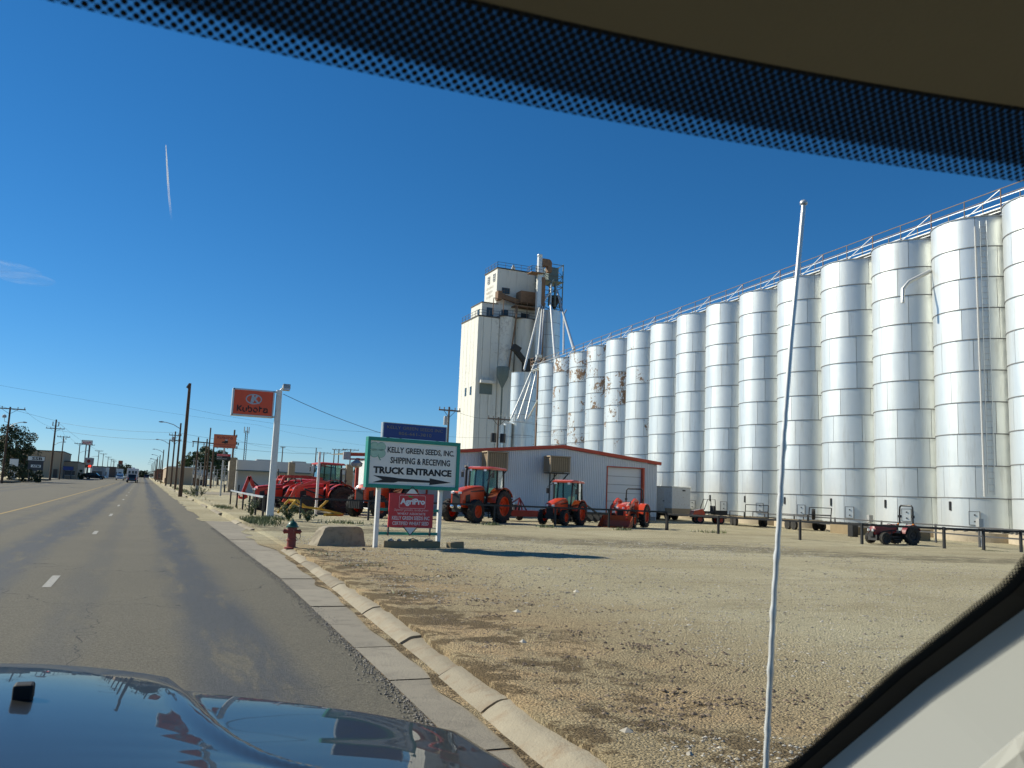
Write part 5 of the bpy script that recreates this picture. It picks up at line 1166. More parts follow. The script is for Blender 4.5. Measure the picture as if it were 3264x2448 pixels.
block_building('lower tan wing beside the tall tan building', -17.75, -14.7, 235, 262, 4.1, 'tan', windows=((-1.2, 1.0, .9, 2.0),))
block_building('low store with dark awning beyond the fuel sign', -15.2, -11.5, 300, 320, 3.6, 'greywall', windows=((-1.5, 1.5, .8, 2.3),))
block_building('small white shop with red awning down the far side', -14.2, -11.8, 345, 360, 3.8, 'whitewall', windows=((-.9, .9, .8, 2.2),))
block_building('tiny dark shop farther down the far side', -13.5, -10.5, 390, 405, 4.2, 'darkwall')
block_building('low pale row of shops near the street end', -13, -9.0, 450, 470, 4.0, 'whitewall', windows=((-1.6, -.4, .8, 2.4), (.4, 1.6, .8, 2.4)))
fe = block_building('distant grey elevator block at the end of the street', -15.4, -12.0, 600, 612, 7.6, 'greywall'); MB().ab((-1.2, 1, 7.8), (1.3, 6, 10.2)).build('head_house', M['redbrick'], fe)
block_building('long tan warehouse behind the near lamps', 4.6, 9.6, 190, 230, 3.6, 'tan', 'whitewall')
block_building('dark block wall enclosing the substation', 6.9, 12.5, 198, 200, 2.0, 'darkwall', 'darkwall', name='block_wall')
block_building('white shed beside the substation wall', 10.0, 13.5, 206, 214, 3.4, 'whitewall')
block_building('dark red brick building far down the near side', 4.4, 9.5, 330, 350, 3.8, 'redbrick', windows=((-1.8, -.8, 1, 2.2), (.5, 1.6, 1, 2.2)))
block_building('low brown shops at the near side street end', 4.8, 11, 420, 440, 3.6, 'darkwall')
# white store with buff brick pillars
WS = thing('white_store', 'long white store with green edged porch behind the tractors', 'building', (11.2, 118, lot(11, 118)))
MB().ab((.2, 1.6, 0), (17, 12, 2.95)).build('wall', M['whitewall'], WS); MB().ab((0, 0, 2.95), (9.6, 12.2, 4.25)).build('fascia', M['whitewall'], WS); MB().ab((-.05, -.05, 2.8), (9.65, .1, 2.95)).build('fascia_edge', M['greenmetal'], WS)
MB().prism([(9.6, 2.95), (17.2, 2.95), (14.8, 3.6), (9.6, 4.2)], .05, 12).build('gable', M['whitewall'], WS); MB().beam((9.6, 0, 4.2), (14.8, 0, 3.6), .1, .14).beam((14.8, 0, 3.6), (17.3, 0, 2.9), .1, .14).build('roof_edge', M['greenmetal'], WS)
MB().ab((0, 0, 0), (.25, 1.7, 2.95)).build('end_wall', M['whitewall'], WS)
for x in (2.7, 7.4): MB().ab((x, 2, 4.25), (x + 1.9, 3.5, 4.5)).build('roof_unit', M['lampgrey'], WS)
w_ = MB().ab((6.6, 1.52, 1.4), (8.0, 1.62, 2.3)).build('window', M['window'], WS); MB().ab((6.5, 1.5, 1.3), (8.1, 1.58, 1.4)).build('sill', M['white'], w_)
MB().ab((9.9, 1.5, 2.0), (12.0, 1.58, 2.5)).build('wall_panel', M['greywall'], WS)
def brick_pillar(label, x, y, h, w=.86, ragged=False):
    t = thing('brick_pillar', label, 'pillar', (x, y, lot(x, y)), 0, 'buff brick pillars'); d = .8
    MB().ab((-w / 2 + .02, .02, 0), (w / 2 - .02, d - .02, h - .05)).build('core', M['mortar'], t)
    bm_ = MB().ab((-.10, 0, 0), (.10, .1, .12)).mesh('brick', M['brick']); rows = int(h / .15)
    for r_ in range(rows):
        for k in range(4):
            x_ = -w / 2 + .11 + k * (w - .22) / 3 * (1 if r_ % 2 else .94) + (0 if r_ % 2 else .02)
            if ragged and r_ > rows - 3 and k > 1: continue
            o = link('brick', bm_, t); o.location = (x_, 0, r_ * .15)
    MB().ab((-w / 2 - .25, -.3, 0), (w / 2 + .25, d + .3, .12)).build('plinth', M['conc'], t)
    return t
brick_pillar('buff brick pillar beside the faded roadside sign', 10.62, 116.6, 4.5)
brick_pillar('ragged topped buff pillar behind the loader arms', 17.4, 112, 4.2, .8, True)
brick_pillar('buff pillar under the red canopy end', 23.95, 108, 4.2, .85)
# substation frames
SB = thing('substation_frame', 'wooden H-frame of the substation behind the faded sign', 'power structure', (0, 170, lot(10, 170)))
for x, h in ((8.95, 9.1), (10.95, 11), (15.3, 10.9), (10.5, 8.9)): MB().tube([(x, 0, 0), (x, 0, h)], [.17, .12], 8).build('pole', M['wood'], SB)
MB().beam((7.9, -.15, 8.25), (15.5, -.15, 7.9), .16, .2).build('crossbeam', M['wood'], SB)
for x in (8.1, 10.0, 12.4, 14.2): MB().tube([(x, -.15, 8.1), (x, -.15, 7.2)], .09, 6).build('insulator_string', M['insul'], SB)
for i in range(9):
    x = 8.6 + i * .85; g_ = thing('switch_rack', f'grey substation rack, {ORD[i]} behind the faded sign pole', 'power structure', (x, 172 + (i % 3) * 3, lot(x, 172)), 0, 'substation racks')
    h = rnd.uniform(3.0, 5.6); MB().beam((0, 0, 0), (0, 0, h), .12).beam((.55, 0, 0), (.55, 0, h * .9), .12).build('column', M['lampgrey'], g_)
    for z in (h * .5, h * .75, h * .9): MB().beam((-.35, 0, z), (.9, 0, z), .08).build('bar', M['lampgrey'], g_)
    MB().lathe([(.2, 0), (.24, .6), (.12, .7), (.1, 1.1), (.03, 1.15)], 8, (.28, -.3, h * .3)).build('bushing', M['lampgrey'], g_, smooth=40)
MS = thing('radio_mast', 'slim guyed radio mast behind the white store', 'mast', (21.5, 210, lot(21, 210)))
for a in (0, 120, 240): MB().tube([(.3 * math.cos(R(a)), .3 * math.sin(R(a)), 0), (.3 * math.cos(R(a)), .3 * math.sin(R(a)), 13)], .07, 5).build('leg', M['poleiron'], MS)
b = MB()
for i in range(26): b.beam((.3, 0, i * .5), (-.15, .26, i * .5 + .5), .05).beam((-.15, .26, i * .5), (-.15, -.26, i * .5 + .5), .05)
b.build('lattice', M['poleiron'], MS)
for s in (-.5, .15, .55): MB().ab((s - .09, -.3, 12.4), (s + .09, -.15, 13.9)).build('antenna_panel', M['lampgrey'], MS)
sp = wood_pole('dark pole behind the orange roadside sign panel', 10.4, 150, 9.81, r=.16); 
cell = wood_pole('pole with antennas just beside the roadside sign', 15.3, 171, 12.0, r=.15)
for i, (dx, dz) in enumerate(((.5, 9.8), (.9, 8.3), (.6, 8.4), (.7, 7.6))): MB().box((dx, 0, dz), (.22, .15, .5)).build('antenna_panel', M['poleiron'], cell)
for z in np.arange(4, 9.6, .35): MB().beam((.15, 0, z), (.6, 0, z + .3), .03).build('ladder_rung', M['poleiron'], cell)
gp = MB().tube([(0, 0, 0), (0, 0, .95)], .16, 10).build('grey_marker_post', M['greywall'], smooth=40); gp.location = (4.95, 89, lot(5, 89)); tag(gp, 'stubby grey concrete post with weeds at its foot', 'post')
gp = MB().tube([(0, 0, 0), (0, 0, 1.5)], .12, 8).build('dark_stub_post', M['wood'], smooth=40); gp.location = (5.5, 98, lot(5.5, 98)); tag(gp, 'short dark wooden post behind the grey marker', 'post')
for x, y in ((9.6, 114), (11.4, 115)): o = MB().tube([(0, 0, 0), (0, 0, 1.0)], .1, 8).build('bollard', M['black'], smooth=40); o.location = (x, y, lot(x, y)); tag(o, 'black bollard at the street side of the first brick pillar' if x < 10 else 'black bollard at the store side of the first brick pillar', 'bollard', 'pillar bollards')
db = MB().ab((-.9, -.6, .15), (.9, .6, 1.25)).build('dumpster', M['black'], bevel=.05); db.location = (3.6 + 1.6, 196, lot(5, 196)); tag(db, 'dark dumpster among the near lamp poles', 'dumpster')

# ------------------------------------------------------------------ vehicles on the street
def car(label, x, y, rz, m, L=4.9, Wd=1.95, H=1.75, kind='suv', cat='car', name='parked_car'):
    t = thing(name, label, cat, (x, y, zg(y)), rz); w = Wd / 2
    bodyp = [(-L / 2, .45), (-L / 2 + .05, 1.0), (L / 2 - 1.5, 1.02), (L / 2 - .15, .92), (L / 2, .5), (L / 2 - .05, .38), (-L / 2 + .1, .38)]
    MB().prism(bodyp, -w, w).build('body', M[m], t, bevel=.06)
    cabp = [(-L / 2 + .12, 1.0), (-L / 2 + .45, H), (L / 2 - 2.3, H), (L / 2 - 1.5, 1.0)] if kind == 'suv' else [(-.4, 1.0), (-.2, H), (L / 2 - 2.2, H), (L / 2 - 1.5, 1.0)]
    MB().prism(cabp, -w * .88, w * .88).build('cabin', M[m], t, bevel=.06); MB().prism([(p + (.1 if p < 0 else -.1), z if z > 1.2 else 1.06) for p, z in cabp], -w * .89, w * .89).build('side_glass', M['window'], t)
    MB().add([(cabp[3][0] - .02, -w * .75, 1.05), (cabp[3][0] - .02, w * .75, 1.05), (cabp[2][0] + .05, w * .7, H - .1), (cabp[2][0] + .05, -w * .7, H - .1)], [(0, 1, 2, 3)]).build('windscreen', M['window'], t)
    for xx in (-L / 2 + .95, L / 2 - .95):
        for s in (-1, 1): o = MB().tube([(xx, s * (w - .2), .36), (xx, s * (w + .02), .36)], .36, 16).build('wheel', M['tyre'], t); MB().tube([(xx, s * (w + .0), .36), (xx, s * (w + .03), .36)], .2, 12).build('rim', M['lampgrey'], o)
    for s in (-1, 1): MB().box((L / 2 - .04, s * w * .72, .78), (.08, .38, .2)).build('headlight', M['lens'], t); MB().box((-L / 2 + .02, s * w * .82, .85), (.06, .2, .35)).build('tail_light', M['signred'], t)
    return t
M['darkpaint'] = mat('car_black', (.012, .012, .016), .2, coat=.5); M['whitepaint'] = mat('car_white', (.68, .68, .68), .3, coat=.3)
car('black sport utility vehicle parked by the fuel sign', -11.6, 255, R(-5), 'darkpaint', 5.1)
car('white pickup with lit headlights coming down the street', -5.7, 262, R(-90), 'whitepaint', 5.4, kind='pickup', cat='pickup', name='oncoming_pickup', H=1.85)
car('dark parked car behind the oncoming pickup', -4.2, 300, R(-90), 'greenmetal')
car('dark car far down the near side', 1.6, 420, R(90), 'darkpaint')
m, n_, l_, b_ = nodes('headlamp_glow'); b_.inputs['Emission Color'].default_value = (1, .93, .8, 1); b_.inputs['Emission Strength'].default_value = 3.0; M['glow'] = m
RV = thing('motorhome', 'white motorhome seen from behind towing a dark utility vehicle', 'motorhome', (-2.05, 208, zg(208)))
MB().ab((-1.18, 0, .55), (1.18, 7.5, 3.1)).build('body', M['whitepaint'], RV, bevel=.1); MB().ab((-.35, 1.5, 3.1), (.35, 2.6, 3.35)).build('roof_unit', M['whitepaint'], RV, bevel=.05)
for x0 in (-.88, -.2, .42): MB().ab((x0, -.04, 1.95), (x0 + .42, .02, 2.55)).build('rear_window', M['window'], RV)
for s in (-1, 1): MB().tube([(s * .95, 1.6, .42), (s * 1.18, 1.6, .42)], .42, 14).build('wheel', M['tyre'], RV); MB().box((s * 1.1, -.03, 1.1), (.12, .06, .4)).build('tail_light', M['signred'], RV)
car('dark utility vehicle hitched behind the motorhome', -2.05, 203.5, R(90), 'darkpaint', 3.6, 1.75, 1.8, cat='car', name='towed_car')

# ------------------------------------------------------------------ trees, shrubs, weeds
def leaves(b, c, r, n, size, rg, squash=1.0):
    for _ in range(n):
        while True:
            p = Vector((rg.uniform(-1, 1), rg.uniform(-1, 1), rg.uniform(-1, 1)))
            if .15 < p.length < 1: break
        p = p.normalized() * (p.length ** .4); q = Vector(c) + Vector((p.x * r, p.y * r, p.z * r * squash))
        u = Vector((rg.gauss(0, 1), rg.gauss(0, 1), rg.gauss(0, 1))).normalized(); v = u.cross(Vector((rg.gauss(0, 1), rg.gauss(0, 1), rg.gauss(0, 1)))).normalized(); s = size * rg.uniform(.5, 1.3)
        b.add([q - u * s, q + v * s * .6, q + u * s, q - v * s * .6], [(0, 1, 2, 3)])
def tree(label, x, y, h, w, m, seed, n=34, dens=90, size=.16, low=.2, name='tree', squash=.8):
    rg = random.Random(seed); t = thing(name, label, 'tree' if h > 2.5 else 'shrub', (x, y, lot(x, y) - .05), rg.uniform(0, 6))
    MB().tube([(0, 0, 0), (.05 * h * rg.uniform(-.4, .4), 0, h * .35), (0, .04 * h * rg.uniform(-.4, .4), h * .75)], [.035 * h, .026 * h, .01 * h], 8).build('trunk', M['bark'], t, smooth=40)
    for _ in range(6):
        a = rg.uniform(0, 6.28); z = h * rg.uniform(.25, .6); e = w * rg.uniform(.4, .8)
        MB().tube([(0, 0, z), (e * .5 * math.cos(a), e * .5 * math.sin(a), z + h * .12), (e * math.cos(a), e * math.sin(a), z + h * .2)], [.014 * h, .01 * h, .004 * h], 6).build('limb', M['bark'], t)
    b = MB()
    for _ in range(n):
        z = h * rg.uniform(low, 1.0); k = math.sin(math.pi * min(1, max(.08, (z / h - low * .6) / (1.08 - low * .6)))) ** .6; a = rg.uniform(0, 6.28); d = w * k * rg.random() ** .5
        leaves(b, (d * math.cos(a), d * math.sin(a), z), w * rg.uniform(.22, .38), dens, size, rg, squash)
    me = bpy.data.meshes.new('crown'); me.from_pydata(b.v, [], b.f); me.materials.append(M[m]); link('crown', me, t); return t
tree('dark evergreen tree at the bank corner across the street', -19.3, 160, 8.6, 3.0, 'leafdark', 1, 60, 110, .17)
tree('second evergreen crown at the picture edge by the bank', -22.6, 161, 7.0, 2.0, 'leafdark', 2, 30, 100, .17)
tree('dark low evergreen in front of the bank sign', -17.6, 158, 5.0, 1.6, 'leafdark', 3, 30, 100, .15, .1)
for i, (x, y, h, w) in enumerate(((-17.6, 143, 2.3, 1.2), (-16.0, 144, 2.3, 1.2), (-14.4, 145, 1.8, 1.0))): tree(['rounded dark hedge bush before the white board', 'rounded dark hedge bush below the bank sign', 'low dark bush at the hedge end'][i], x, y, h, w, 'leafdark', 10 + i, 16, 90, .12, .1, 'hedge_bush')
tree('dark shrub at the corner of the tan wing', -13.9, 238, 2.4, 1.2, 'leafdark', 16, 14, 80, .16, .1)
for i, (x, y, h, w) in enumerate(((10.8, 216, 7.2, 2.8), (13.8, 220, 8.6, 3.2), (17.0, 222, 7.8, 3.0), (19.6, 226, 6.6, 2.4))): tree(['leafy tree rising behind the block wall', 'biggest leafy tree behind the substation', 'leafy tree behind the roadside sign pole', 'small leafy tree beside the first brick pillar'][i], x, y, h, w, 'leaf', 20 + i, 44, 90, .26)
tree('far dark tree behind the red canopy end', 29.5, 130, 4.0, 1.6, 'leaf', 31, 16, 80, .2)
tree('far dark tree next to the canopy', 31.5, 134, 3.6, 1.5, 'leaf', 32, 14, 80, .2)
tree('distant dark trees edge at the end of the street', 1.0, 545, 3.2, 5, 'leafdark', 33, 20, 80, .4, .05)
tree('distant dark trees edge left of the motorhome', -9.5, 540, 6, 5, 'leafdark', 34, 20, 80, .4, .05)
def weed(label, x, y, h, w, seed, n=9, m='weed'):
    rg = random.Random(seed); t = thing('weed_plant', label, 'weed', (x, y, ground_z(x, y) if y < 70 else lot(x, y)), 0, 'leafy weeds along the street')
    st, lf = MB(), MB()
    for _ in range(n):
        a = rg.uniform(0, 6.28); e = w * rg.uniform(.3, 1); hh = h * rg.uniform(.6, 1); p = [Vector((0, 0, 0)), Vector((e * .4 * math.cos(a), e * .4 * math.sin(a), hh * .5)), Vector((e * math.cos(a), e * math.sin(a), hh))]
        st.tube(p, [.012, .009, .005], 5)
        for k in range(13):
            f = rg.uniform(.25, 1); q = p[0].lerp(p[1], f * 2) if f < .5 else p[1].lerp(p[2], f * 2 - 1); d = Vector((rg.gauss(0, 1), rg.gauss(0, 1), rg.gauss(.1, .5))).normalized(); s = Vector((-d.y, d.x, rg.uniform(-.3, .3))).normalized(); L = rg.uniform(.09, .17)
            lf.add([q, q + d * L * .5 + s * L * .33, q + d * L - Vector((0, 0, L * .25)), q + d * L * .5 - s * L * .33], [(0, 1, 2, 3)])
    st.build('stem', M['weed'], t); me = bpy.data.meshes.new('leaf_mass'); me.from_pydata(lf.v, [], lf.f); me.materials.append(M[m]); link('leaf_mass', me, t); return t
weed('broad leafed weed at the foot of the dealer pole', 6.0, 38.6, .85, .62, 1, 22); weed('feathery green weed beside the dealer pole weed', 6.75, 38.2, .55, .45, 2, 14, 'grass')
weed('leafy weed by the side fence near the broken kerb', 4.95, 43.2, .95, .5, 3, 14); weed('leafy weed around the grey marker post', 4.6, 88.6, 1.0, .8, 4, 16); weed('leafy weed on the other side of the grey marker', 5.4, 88.7, 1.0, .8, 5, 14)
b = MB(); rg = random.Random(9)
for cx, cy, rx, ry, n in ((4.4, 36.4, .7, 2.6, 900), (5.2, 39.6, 1.0, 1.2, 450), (4.6, 55, .6, 3, 260), (8.3, 37.8, 1.0, .6, 160), (15.9, 39.4, .5, .3, 90), (18.6, 38.9, .5, .3, 90), (22.0, 37.2, .5, .25, 60), (27.6, 37.6, .9, .5, 90), (3.9, 20.3, .8, 1.2, 90), (4.2, 17.2, .7, .8, 60), (4.6, 110, .7, 30, 500), (4.4, 230, 1, 30, 500), (33.2, 25.8, .5, .4, 60), (5.0, 15.2, .9, .3, 25), (3.6, 12.4, .35, .25, 15)):
    for _ in range(n):
        x, y = cx + rg.gauss(0, rx * .5), cy + rg.gauss(0, ry * .5)
        if x < kx(y) + .36: continue
        h = rg.uniform(.04, .17) * (1.2 if y > 30 else .28); a = rg.uniform(0, 3.14); w = .012 * (1 + y / 30); d = (rg.gauss(0, .05), rg.gauss(0, .05)); z = ground_z(x, y) if y < 75 else lot(x, y)
        b.add([(x - w * math.cos(a), y - w * math.sin(a), z), (x + w * math.cos(a), y + w * math.sin(a), z), (x + d[0], y + d[1], z + h)], [(0, 1, 2)])
tag(fast(b, 'grass', M['grass']), 'sparse dry grass tufts along the kerb and yard edge', 'grass', kind='stuff')
# ------------------------------------------------------------------ the car the photograph is taken from
CAR = thing('windscreen_car', 'dark car seen from inside with glossy bonnet, whip antenna and dotted windscreen band', 'car', (0, 0, 0))
XC = -.34
def carpaint():
    m, n, l, b = nodes('car_bonnet_paint'); b.inputs['Base Color'].default_value = (.022, .022, .020, 1); b.inputs['Roughness'].default_value = .4
    b.inputs['Coat Weight'].default_value = .6; b.inputs['Coat Roughness'].default_value = .012; b.inputs['Coat IOR'].default_value = 1.42; b.inputs['Specular IOR Level'].default_value = .12
    return m
M['bonnet'] = carpaint()
M['headliner'] = mat('headliner_fabric', (.25, .225, .155), .95, var=.06, bmp=.1, bscale=300)
M['trim'] = mat('pillar_trim', (.46, .465, .43), .7, var=.03)
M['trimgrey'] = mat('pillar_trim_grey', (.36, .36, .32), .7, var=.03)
M['dashm'] = mat('dashboard', (.10, .095, .085), .8)
M['rubber'] = mat('rubber_seal', (.008, .008, .008), .7)
M['antenna'] = mat('antenna_steel', (.74, .73, .68), .4, .35, var=.2, scale=60)
def ss(a, b, t): t = max(0, min(1, (t - a) / (b - a))); return t * t * (3 - 2 * t)
RU = [(.9, 1.12), (1.2, .80), (1.3, .70), (1.368, .637), (1.404, .606), (1.477, .567), (1.583, .534), (1.702, .511), (1.855, .491), (2.053, .472), (2.345, .448), (2.7, .42)]
def ridge_u(y): return interp(RU, y)
def front_y(u): return 2.48 - .6 * max(0, u - .38) ** 1.3
def bonnet_z(x, y):
    u = abs(x - XC); d = 2.4 - y; ru = ridge_u(y); k = ss(ru - .004, ru + .042, u)
    lift = .106 * d - .047 * d * d if d > 0 else .106 * d; lift = min(lift, .0598) if d < 1.13 else .0598
    dome = 1.180 + lift - .048 * min(1.15, u / ru) ** 2
    flank = 1.104 + lift * 1.1 - .110 * (u - ru) - .014 * ss(.05, .6, d) - .2 * max(0, u - .85) ** 2
    z = dome * (1 - k) + min(flank, dome - .004) * k
    z += .008 * math.exp(-((u - ru + .02) / .025) ** 2) * ss(0.05, .4, d)
    z -= .30 * ss(front_y(u) - .10, front_y(u) + .20, y) ** 1.8 + .30 * ss(1.09, 1.22, u)
    return z
nx, ny = 190, 130; vs = []
for j in range(ny + 1):
    for i in range(nx + 1):
        x = XC - 1.2 + 2.4 * i / nx; u = abs(x - XC); y = .90 + (front_y(u) + .20 - .90) * j / ny; vs.append((x, y, bonnet_z(x, y)))
MB().add(vs, [(j * (nx + 1) + i, j * (nx + 1) + i + 1, (j + 1) * (nx + 1) + i + 1, (j + 1) * (nx + 1) + i) for j in range(ny) for i in range(nx)]).build('bonnet', M['bonnet'], CAR, smooth=80)
MB().box((-.165, 1.84, bonnet_z(-.165, 1.84) + .012), (.034, .036, .030)).build('washer_nozzle', M['rubber'], CAR, bevel=.005)
for s in (-1, 1):
    MB().loft([[(XC + s * 1.19, y, z) for z in (.45, .92)] + [(XC + s * 1.06, y, z) for z in (.90, .45)] for y in (-2.6, -1, .5, 1.4, 1.75)]).build('fender', M['bonnet'], CAR)
MB().ab((XC - .85, 2.2, .35), (XC + .85, 2.5, .86)).build('bumper', M['bonnet'], CAR, bevel=.08)
for s in (-1, 1):
    for y in (1.55, -1.25): MB().tube([(XC + s * .88, y, .37), (XC + s * 1.14, y, .37)], .37, 24).build('wheel', M['tyre'], CAR)
# antenna: wound mast on the wing beside the windscreen, ball tip
AP_ = [(.486, .66, .99), (.5126, .62, 1.3979), (.5209, .62, 1.5365), (.5264, .62, 1.6003), (.5325, .62, 1.6864), (.5411, .62, 1.7758), (.5498, .62, 1.8483), (.5565, .62, 1.9065)]
def along_pts(P, n):
    P = [Vector(p) for p in P]; L = [0]
    for a, b_ in zip(P, P[1:]): L.append(L[-1] + (b_ - a).length)
    out = []
    for i in range(n + 1):
        s = L[-1] * i / n; k = max(j for j in range(len(P) - 1) if L[j] <= s + 1e-9); out.append(P[k].lerp(P[k + 1], (s - L[k]) / (L[k + 1] - L[k])))
    return out

AP_ = [EYE + 1.55 * (Vector(p) - EYE) for p in AP_]       # the mast stands on the wing, about a metre and a half away
pts = along_pts(AP_, 150); rs = [.0044 - .0012 * i / 150 + (.0011 if i % 8 == 0 and i < 118 else 0) for i in range(151)]
pts = [p + Vector((.0004 * math.sin(i * 1.7) * (i < 118), 0, 0)) for i, p in enumerate(pts)]
an_ = MB().tube(pts, rs, 10).build('antenna', M['antenna'], CAR, smooth=60); MB().ball(pts[-1] + Vector((0, 0, .003)), .0058, 10, .8).build('antenna_tip', M['antenna'], an_, smooth=60)
# windscreen: clear pane, printed dot band along its top and right edge
def frit_mat(pitch, v0, v1, grow, gap0, gap1):
    m = bpy.data.materials.new('printed_dot_band'); m.use_nodes = True; n = m.node_tree.nodes; l = m.node_tree.links; n.clear()
    o = n.new('ShaderNodeOutputMaterial'); uv = n.new('ShaderNodeUVMap'); uv.uv_map = 'uv'
    sep = n.new('ShaderNodeSeparateXYZ'); l.new(uv.outputs[0], sep.inputs[0])
    U = math_(n, l, 'DIVIDE', sep.outputs[0], pitch); V = math_(n, l, 'DIVIDE', sep.outputs[1], pitch)
    def lat(off):
        fu = math_(n, l, 'SUBTRACT', math_(n, l, 'FRACT', math_(n, l, 'ADD', U, 50 + off)), .5); fv = math_(n, l, 'SUBTRACT', math_(n, l, 'FRACT', math_(n, l, 'ADD', V, 50 + off)), .5)
        return math_(n, l, 'SQRT', math_(n, l, 'ADD', math_(n, l, 'MULTIPLY', fu, fu), math_(n, l, 'MULTIPLY', fv, fv)))
    d = math_(n, l, 'MINIMUM', lat(0), lat(.5))
    rad = math_(n, l, 'MULTIPLY_ADD', sstep(n, l, sep.outputs[1], v0, v1), grow, .285)
    mask = sstep(n, l, math_(n, l, 'SUBTRACT', rad, d), -.03, .03)
    gap = math_(n, l, 'MULTIPLY_ADD', sstep(n, l, sep.outputs[1], v0, v1), gap1, gap0)
    mask = math_(n, l, 'MAXIMUM', mask, gap)
    t = n.new('ShaderNodeBsdfTransparent'); k = n.new('ShaderNodeBsdfDiffuse'); k.inputs[0].default_value = (.02, .024, .03, 1)
    x = n.new('ShaderNodeMixShader'); l.new(mask, x.inputs[0]); l.new(t.outputs[0], x.inputs[1]); l.new(k.outputs[0], x.inputs[2]); l.new(x.outputs[0], o.inputs[0]); return m
M['frit'] = frit_mat(.0060, .0095, .0150, .07, .28, .54); M['fritfine'] = frit_mat(.0034, .0, .014, .5, .1, .9)
def band(name, A, B, m, parent, flip=False):
    """strip between two point rows; uv in metres: along the row, and across from row A"""
    n = len(A); vs = list(A) + list(B); me = bpy.data.meshes.new(name); me.from_pydata([tuple(v) for v in vs], [], [(i, i + 1, n + i + 1, n + i) for i in range(n - 1)])
    s = [0.0]
    for a, b_ in zip(A, A[1:]): s.append(s[-1] + (Vector(b_) - Vector(a)).length)
    uv = me.uv_layers.new(name='uv'); w = (Vector(B[0]) - Vector(A[0])).length
    for lp in me.loops:
        i = lp.vertex_index; uv.data[lp.index].uv = (s[i % n], 0 if i < n else w)
    me.materials.append(m); return link(name, me, parent)
xs = np.linspace(-1.0, .66, 90)
low = [Vector((x, .462 - .21 * x * x, 1.855)) for x in xs]; upp = [Vector((x * .985, .411 - .20 * x * x, 1.883)) for x in xs]
SIDE = [(.60, .35, 1.84), (.612, .375, 1.70), (.612, .425, 1.60), (.604, .446, 1.567), (.632, .5756, 1.479), (.660, .740, 1.351), (.700, .97, 1.18)]
side = along_pts(SIDE, 60)
m = bpy.data.materials.new('clear_glass'); m.use_nodes = True; n_ = m.node_tree.nodes; n_.clear(); o_ = n_.new('ShaderNodeOutputMaterial'); t_ = n_.new('ShaderNodeBsdfTransparent'); m.node_tree.links.new(t_.outputs[0], o_.inputs[0])
rows = []
for f in np.linspace(0, 1, 14):
    row = []
    for x in xs: a = Vector((x * .985, .411 - .20 * x * x, 1.883)); c = Vector((x * 1.1, 1.02 - .16 * x * x, 1.17)); row.append(a.lerp(c, f) + Vector((0, .004 + .05 * f * (1 - f), .004 + .06 * f * (1 - f))))
    rows.append(row)
nn = len(xs); me = bpy.data.meshes.new('windscreen'); me.from_pydata([tuple(v) for r_ in rows for v in r_], [], [(j * nn + i, j * nn + i + 1, (j + 1) * nn + i + 1, (j + 1) * nn + i) for j in range(13) for i in range(nn - 1)]); me.materials.append(m)
wsc = link('windscreen', me, CAR)
band('dot_band', low, upp, M['frit'], wsc)
def off(P, v): return [p + Vector(v) for p in P]
band('dot_band', off(side, (-.014, .003, .007)), off(side, (.0, .0, .0)), M['fritfine'], wsc)
band('edge_seal', off(side, (-.003, .0, .001)), off(side, (.010, -.006, -.006)), M['rubber'], CAR)
ptrim = band('pillar_trim', off(side, (.0095, -.006, -.006)), [p + Vector((.045, -.42, -.34 + .12 * (1 - i / 60))) for i, p in enumerate(side)], M['trim'], CAR)
# lower door and grey corner panel beside the pillar
MB().loft([[(.60, -.6, 1.22), (.60, .30, 1.40), (.60, .335, 1.30), (.60, -.6, .7)], [(.72, -.6, 1.22), (.72, .30, 1.40), (.72, .335, 1.30), (.72, -.6, .7)]]).build('door_panel', M['trimgrey'], CAR, bevel=.02)
MB().loft([[(.545, .30, 1.30), (.545, .405, 1.487), (.535, .44, 1.448), (.53, .46, 1.30)], [(.585, .30, 1.30), (.585, .405, 1.487), (.575, .44, 1.448), (.57, .46, 1.30)]]).build('grey_corner_panel', M['trimgrey'], CAR, bevel=.012)  # grey panel added in front of the trim, making its lower corner darker
# roof lining and roof skin
back = [Vector((x, -1.9, 1.93)) for x in xs]; mid_ = [Vector((x, .05 - .1 * x * x, 1.915)) for x in xs]
hv = [p + Vector((0, .004, .0)) for p in upp] + mid_ + back; me = bpy.data.meshes.new('roof_lining'); me.from_pydata([tuple(v) for v in hv], [], [(j * nn + i, j * nn + i + 1, (j + 1) * nn + i + 1, (j + 1) * nn + i) for j in range(2) for i in range(nn - 1)]); me.materials.append(M['headliner']); link('roof_lining', me, CAR)
rv = [p + Vector((0, .006, .012)) for p in upp] + [p + Vector((0, 0, .06)) for p in mid_] + [p + Vector((0, 0, .06)) for p in back]; me = bpy.data.meshes.new('roof'); me.from_pydata([tuple(v) for v in rv], [], [(j * nn + i, j * nn + i + 1, (j + 1) * nn + i + 1, (j + 1) * nn + i) for j in range(2) for i in range(nn - 1)]); me.materials.append(M['bonnet']); link('roof', me, CAR)
MB().ab((XC - .98, -2.0, .5), (XC + 1.0, -1.9, 1.99)).build('rear_wall', M['headliner'], CAR)
for s, w0 in ((-1, -1.32), (1, .68)): MB().ab((w0, -1.9, .5), (w0 + .04, .75, 1.12)).build('door', M['trimgrey'], CAR); MB().ab((w0, -1.9, 1.6), (w0 + .04, -.5, 1.95)).build('rear_pillar', M['headliner'], CAR)
MB().ab((XC - .95, .55, .85), (XC + .95, .98, 1.08)).build('dashboard', M['dashm'], CAR, bevel=.04)
MB().ab((XC - .95, -1.9, .42), (XC + .95, .6, .5)).build('floor_pan', M['dashm'], CAR)

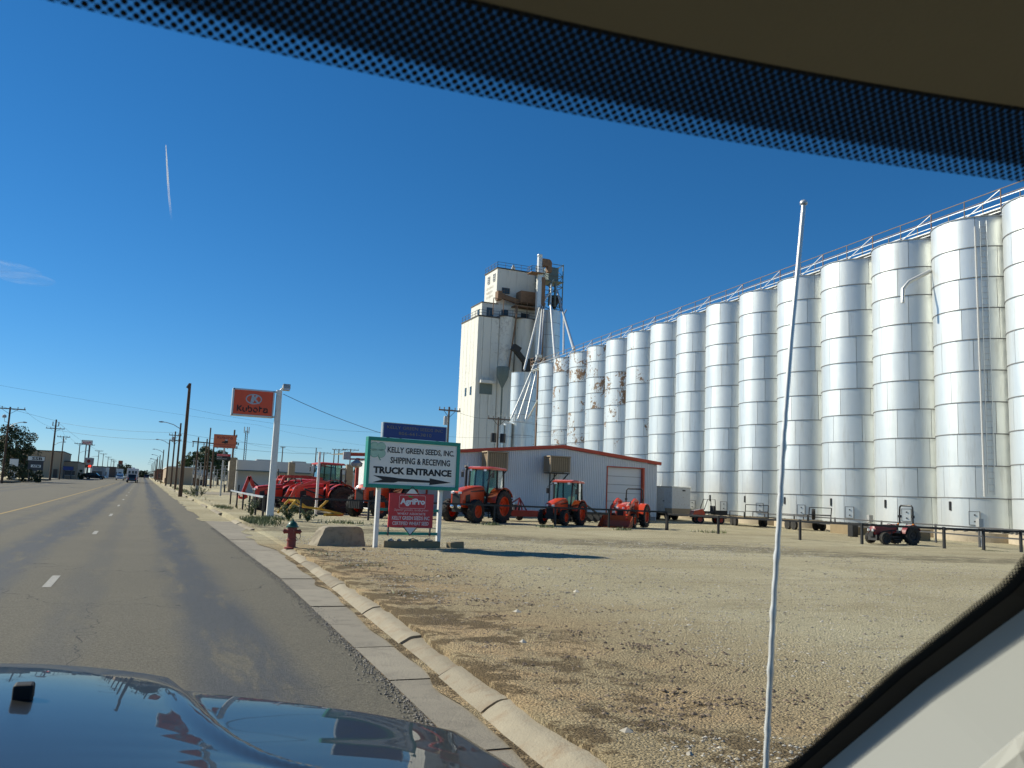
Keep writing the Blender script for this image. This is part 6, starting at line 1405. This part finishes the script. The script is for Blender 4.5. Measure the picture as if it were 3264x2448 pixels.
# ------------------------------------------------------------------ high contrail and faint wisp
def sky_white(name, a0, lo, hi, scale):
    m = bpy.data.materials.new(name); m.use_nodes = True; n = m.node_tree.nodes; l = m.node_tree.links; n.clear()
    o = n.new('ShaderNodeOutputMaterial'); t = n.new('ShaderNodeBsdfTransparent'); d = n.new('ShaderNodeBsdfTranslucent'); d.inputs[0].default_value = (.9, .9, .9, 1)
    d2 = n.new('ShaderNodeBsdfDiffuse'); d2.inputs[0].default_value = (.9, .9, .9, 1); ad = n.new('ShaderNodeMixShader'); l.new(d.outputs[0], ad.inputs[1]); l.new(d2.outputs[0], ad.inputs[2])
    g = coord(n, 'Generated'); sep = n.new('ShaderNodeSeparateXYZ'); l.new(g, sep.inputs[0])
    nz = noise(n, l, g, scale, 6, .6); lw = n.new('ShaderNodeLayerWeight'); lw.inputs[0].default_value = .5
    f = math_(n, l, 'MULTIPLY', math_(n, l, 'MULTIPLY', sstep(n, l, sep.outputs[2], lo, hi), a0), sstep(n, l, nz, .25, .6)); f = math_(n, l, 'MULTIPLY', f, math_(n, l, 'SUBTRACT', 1.0, lw.outputs['Facing']))
    x = n.new('ShaderNodeMixShader'); l.new(f, x.inputs[0]); l.new(t.outputs[0], x.inputs[1]); l.new(ad.outputs[0], x.inputs[2]); l.new(x.outputs[0], o.inputs[0]); return m
ct = MB()
for dx in (-5, 5): ct.tube([(-96 + dx * .2, 11242, 4198), (-60 + dx, 11330, 3960), (-10 + dx * 1.3, 11440, 3640), (60 + dx * 1.5, 11560, 3300)], [4, 6, 7, 8], 10)
tag(ct.build('contrail', sky_white('contrail_white', .75, .0, .75, 6), smooth=60), 'short white contrail high in the blue sky', 'contrail', kind='stuff')
cl_ = MB()
for cx, cz, rx, rz_ in ((-1500, 2360, 330, 60), (-1750, 2440, 420, 75), (-2150, 2480, 500, 90)): cl_.lathe([(max(1, rx * math.sin(math.pi * i / 12)), -rz_ * math.cos(math.pi * i / 12)) for i in range(13)], 24, (cx, 11600, cz))
tag(cl_.build('cloud_wisp', sky_white('cloud_white', .09, -.5, .1, 9), smooth=80), 'faint white cloud wisp low at the edge of the sky', 'cloud', kind='stuff')
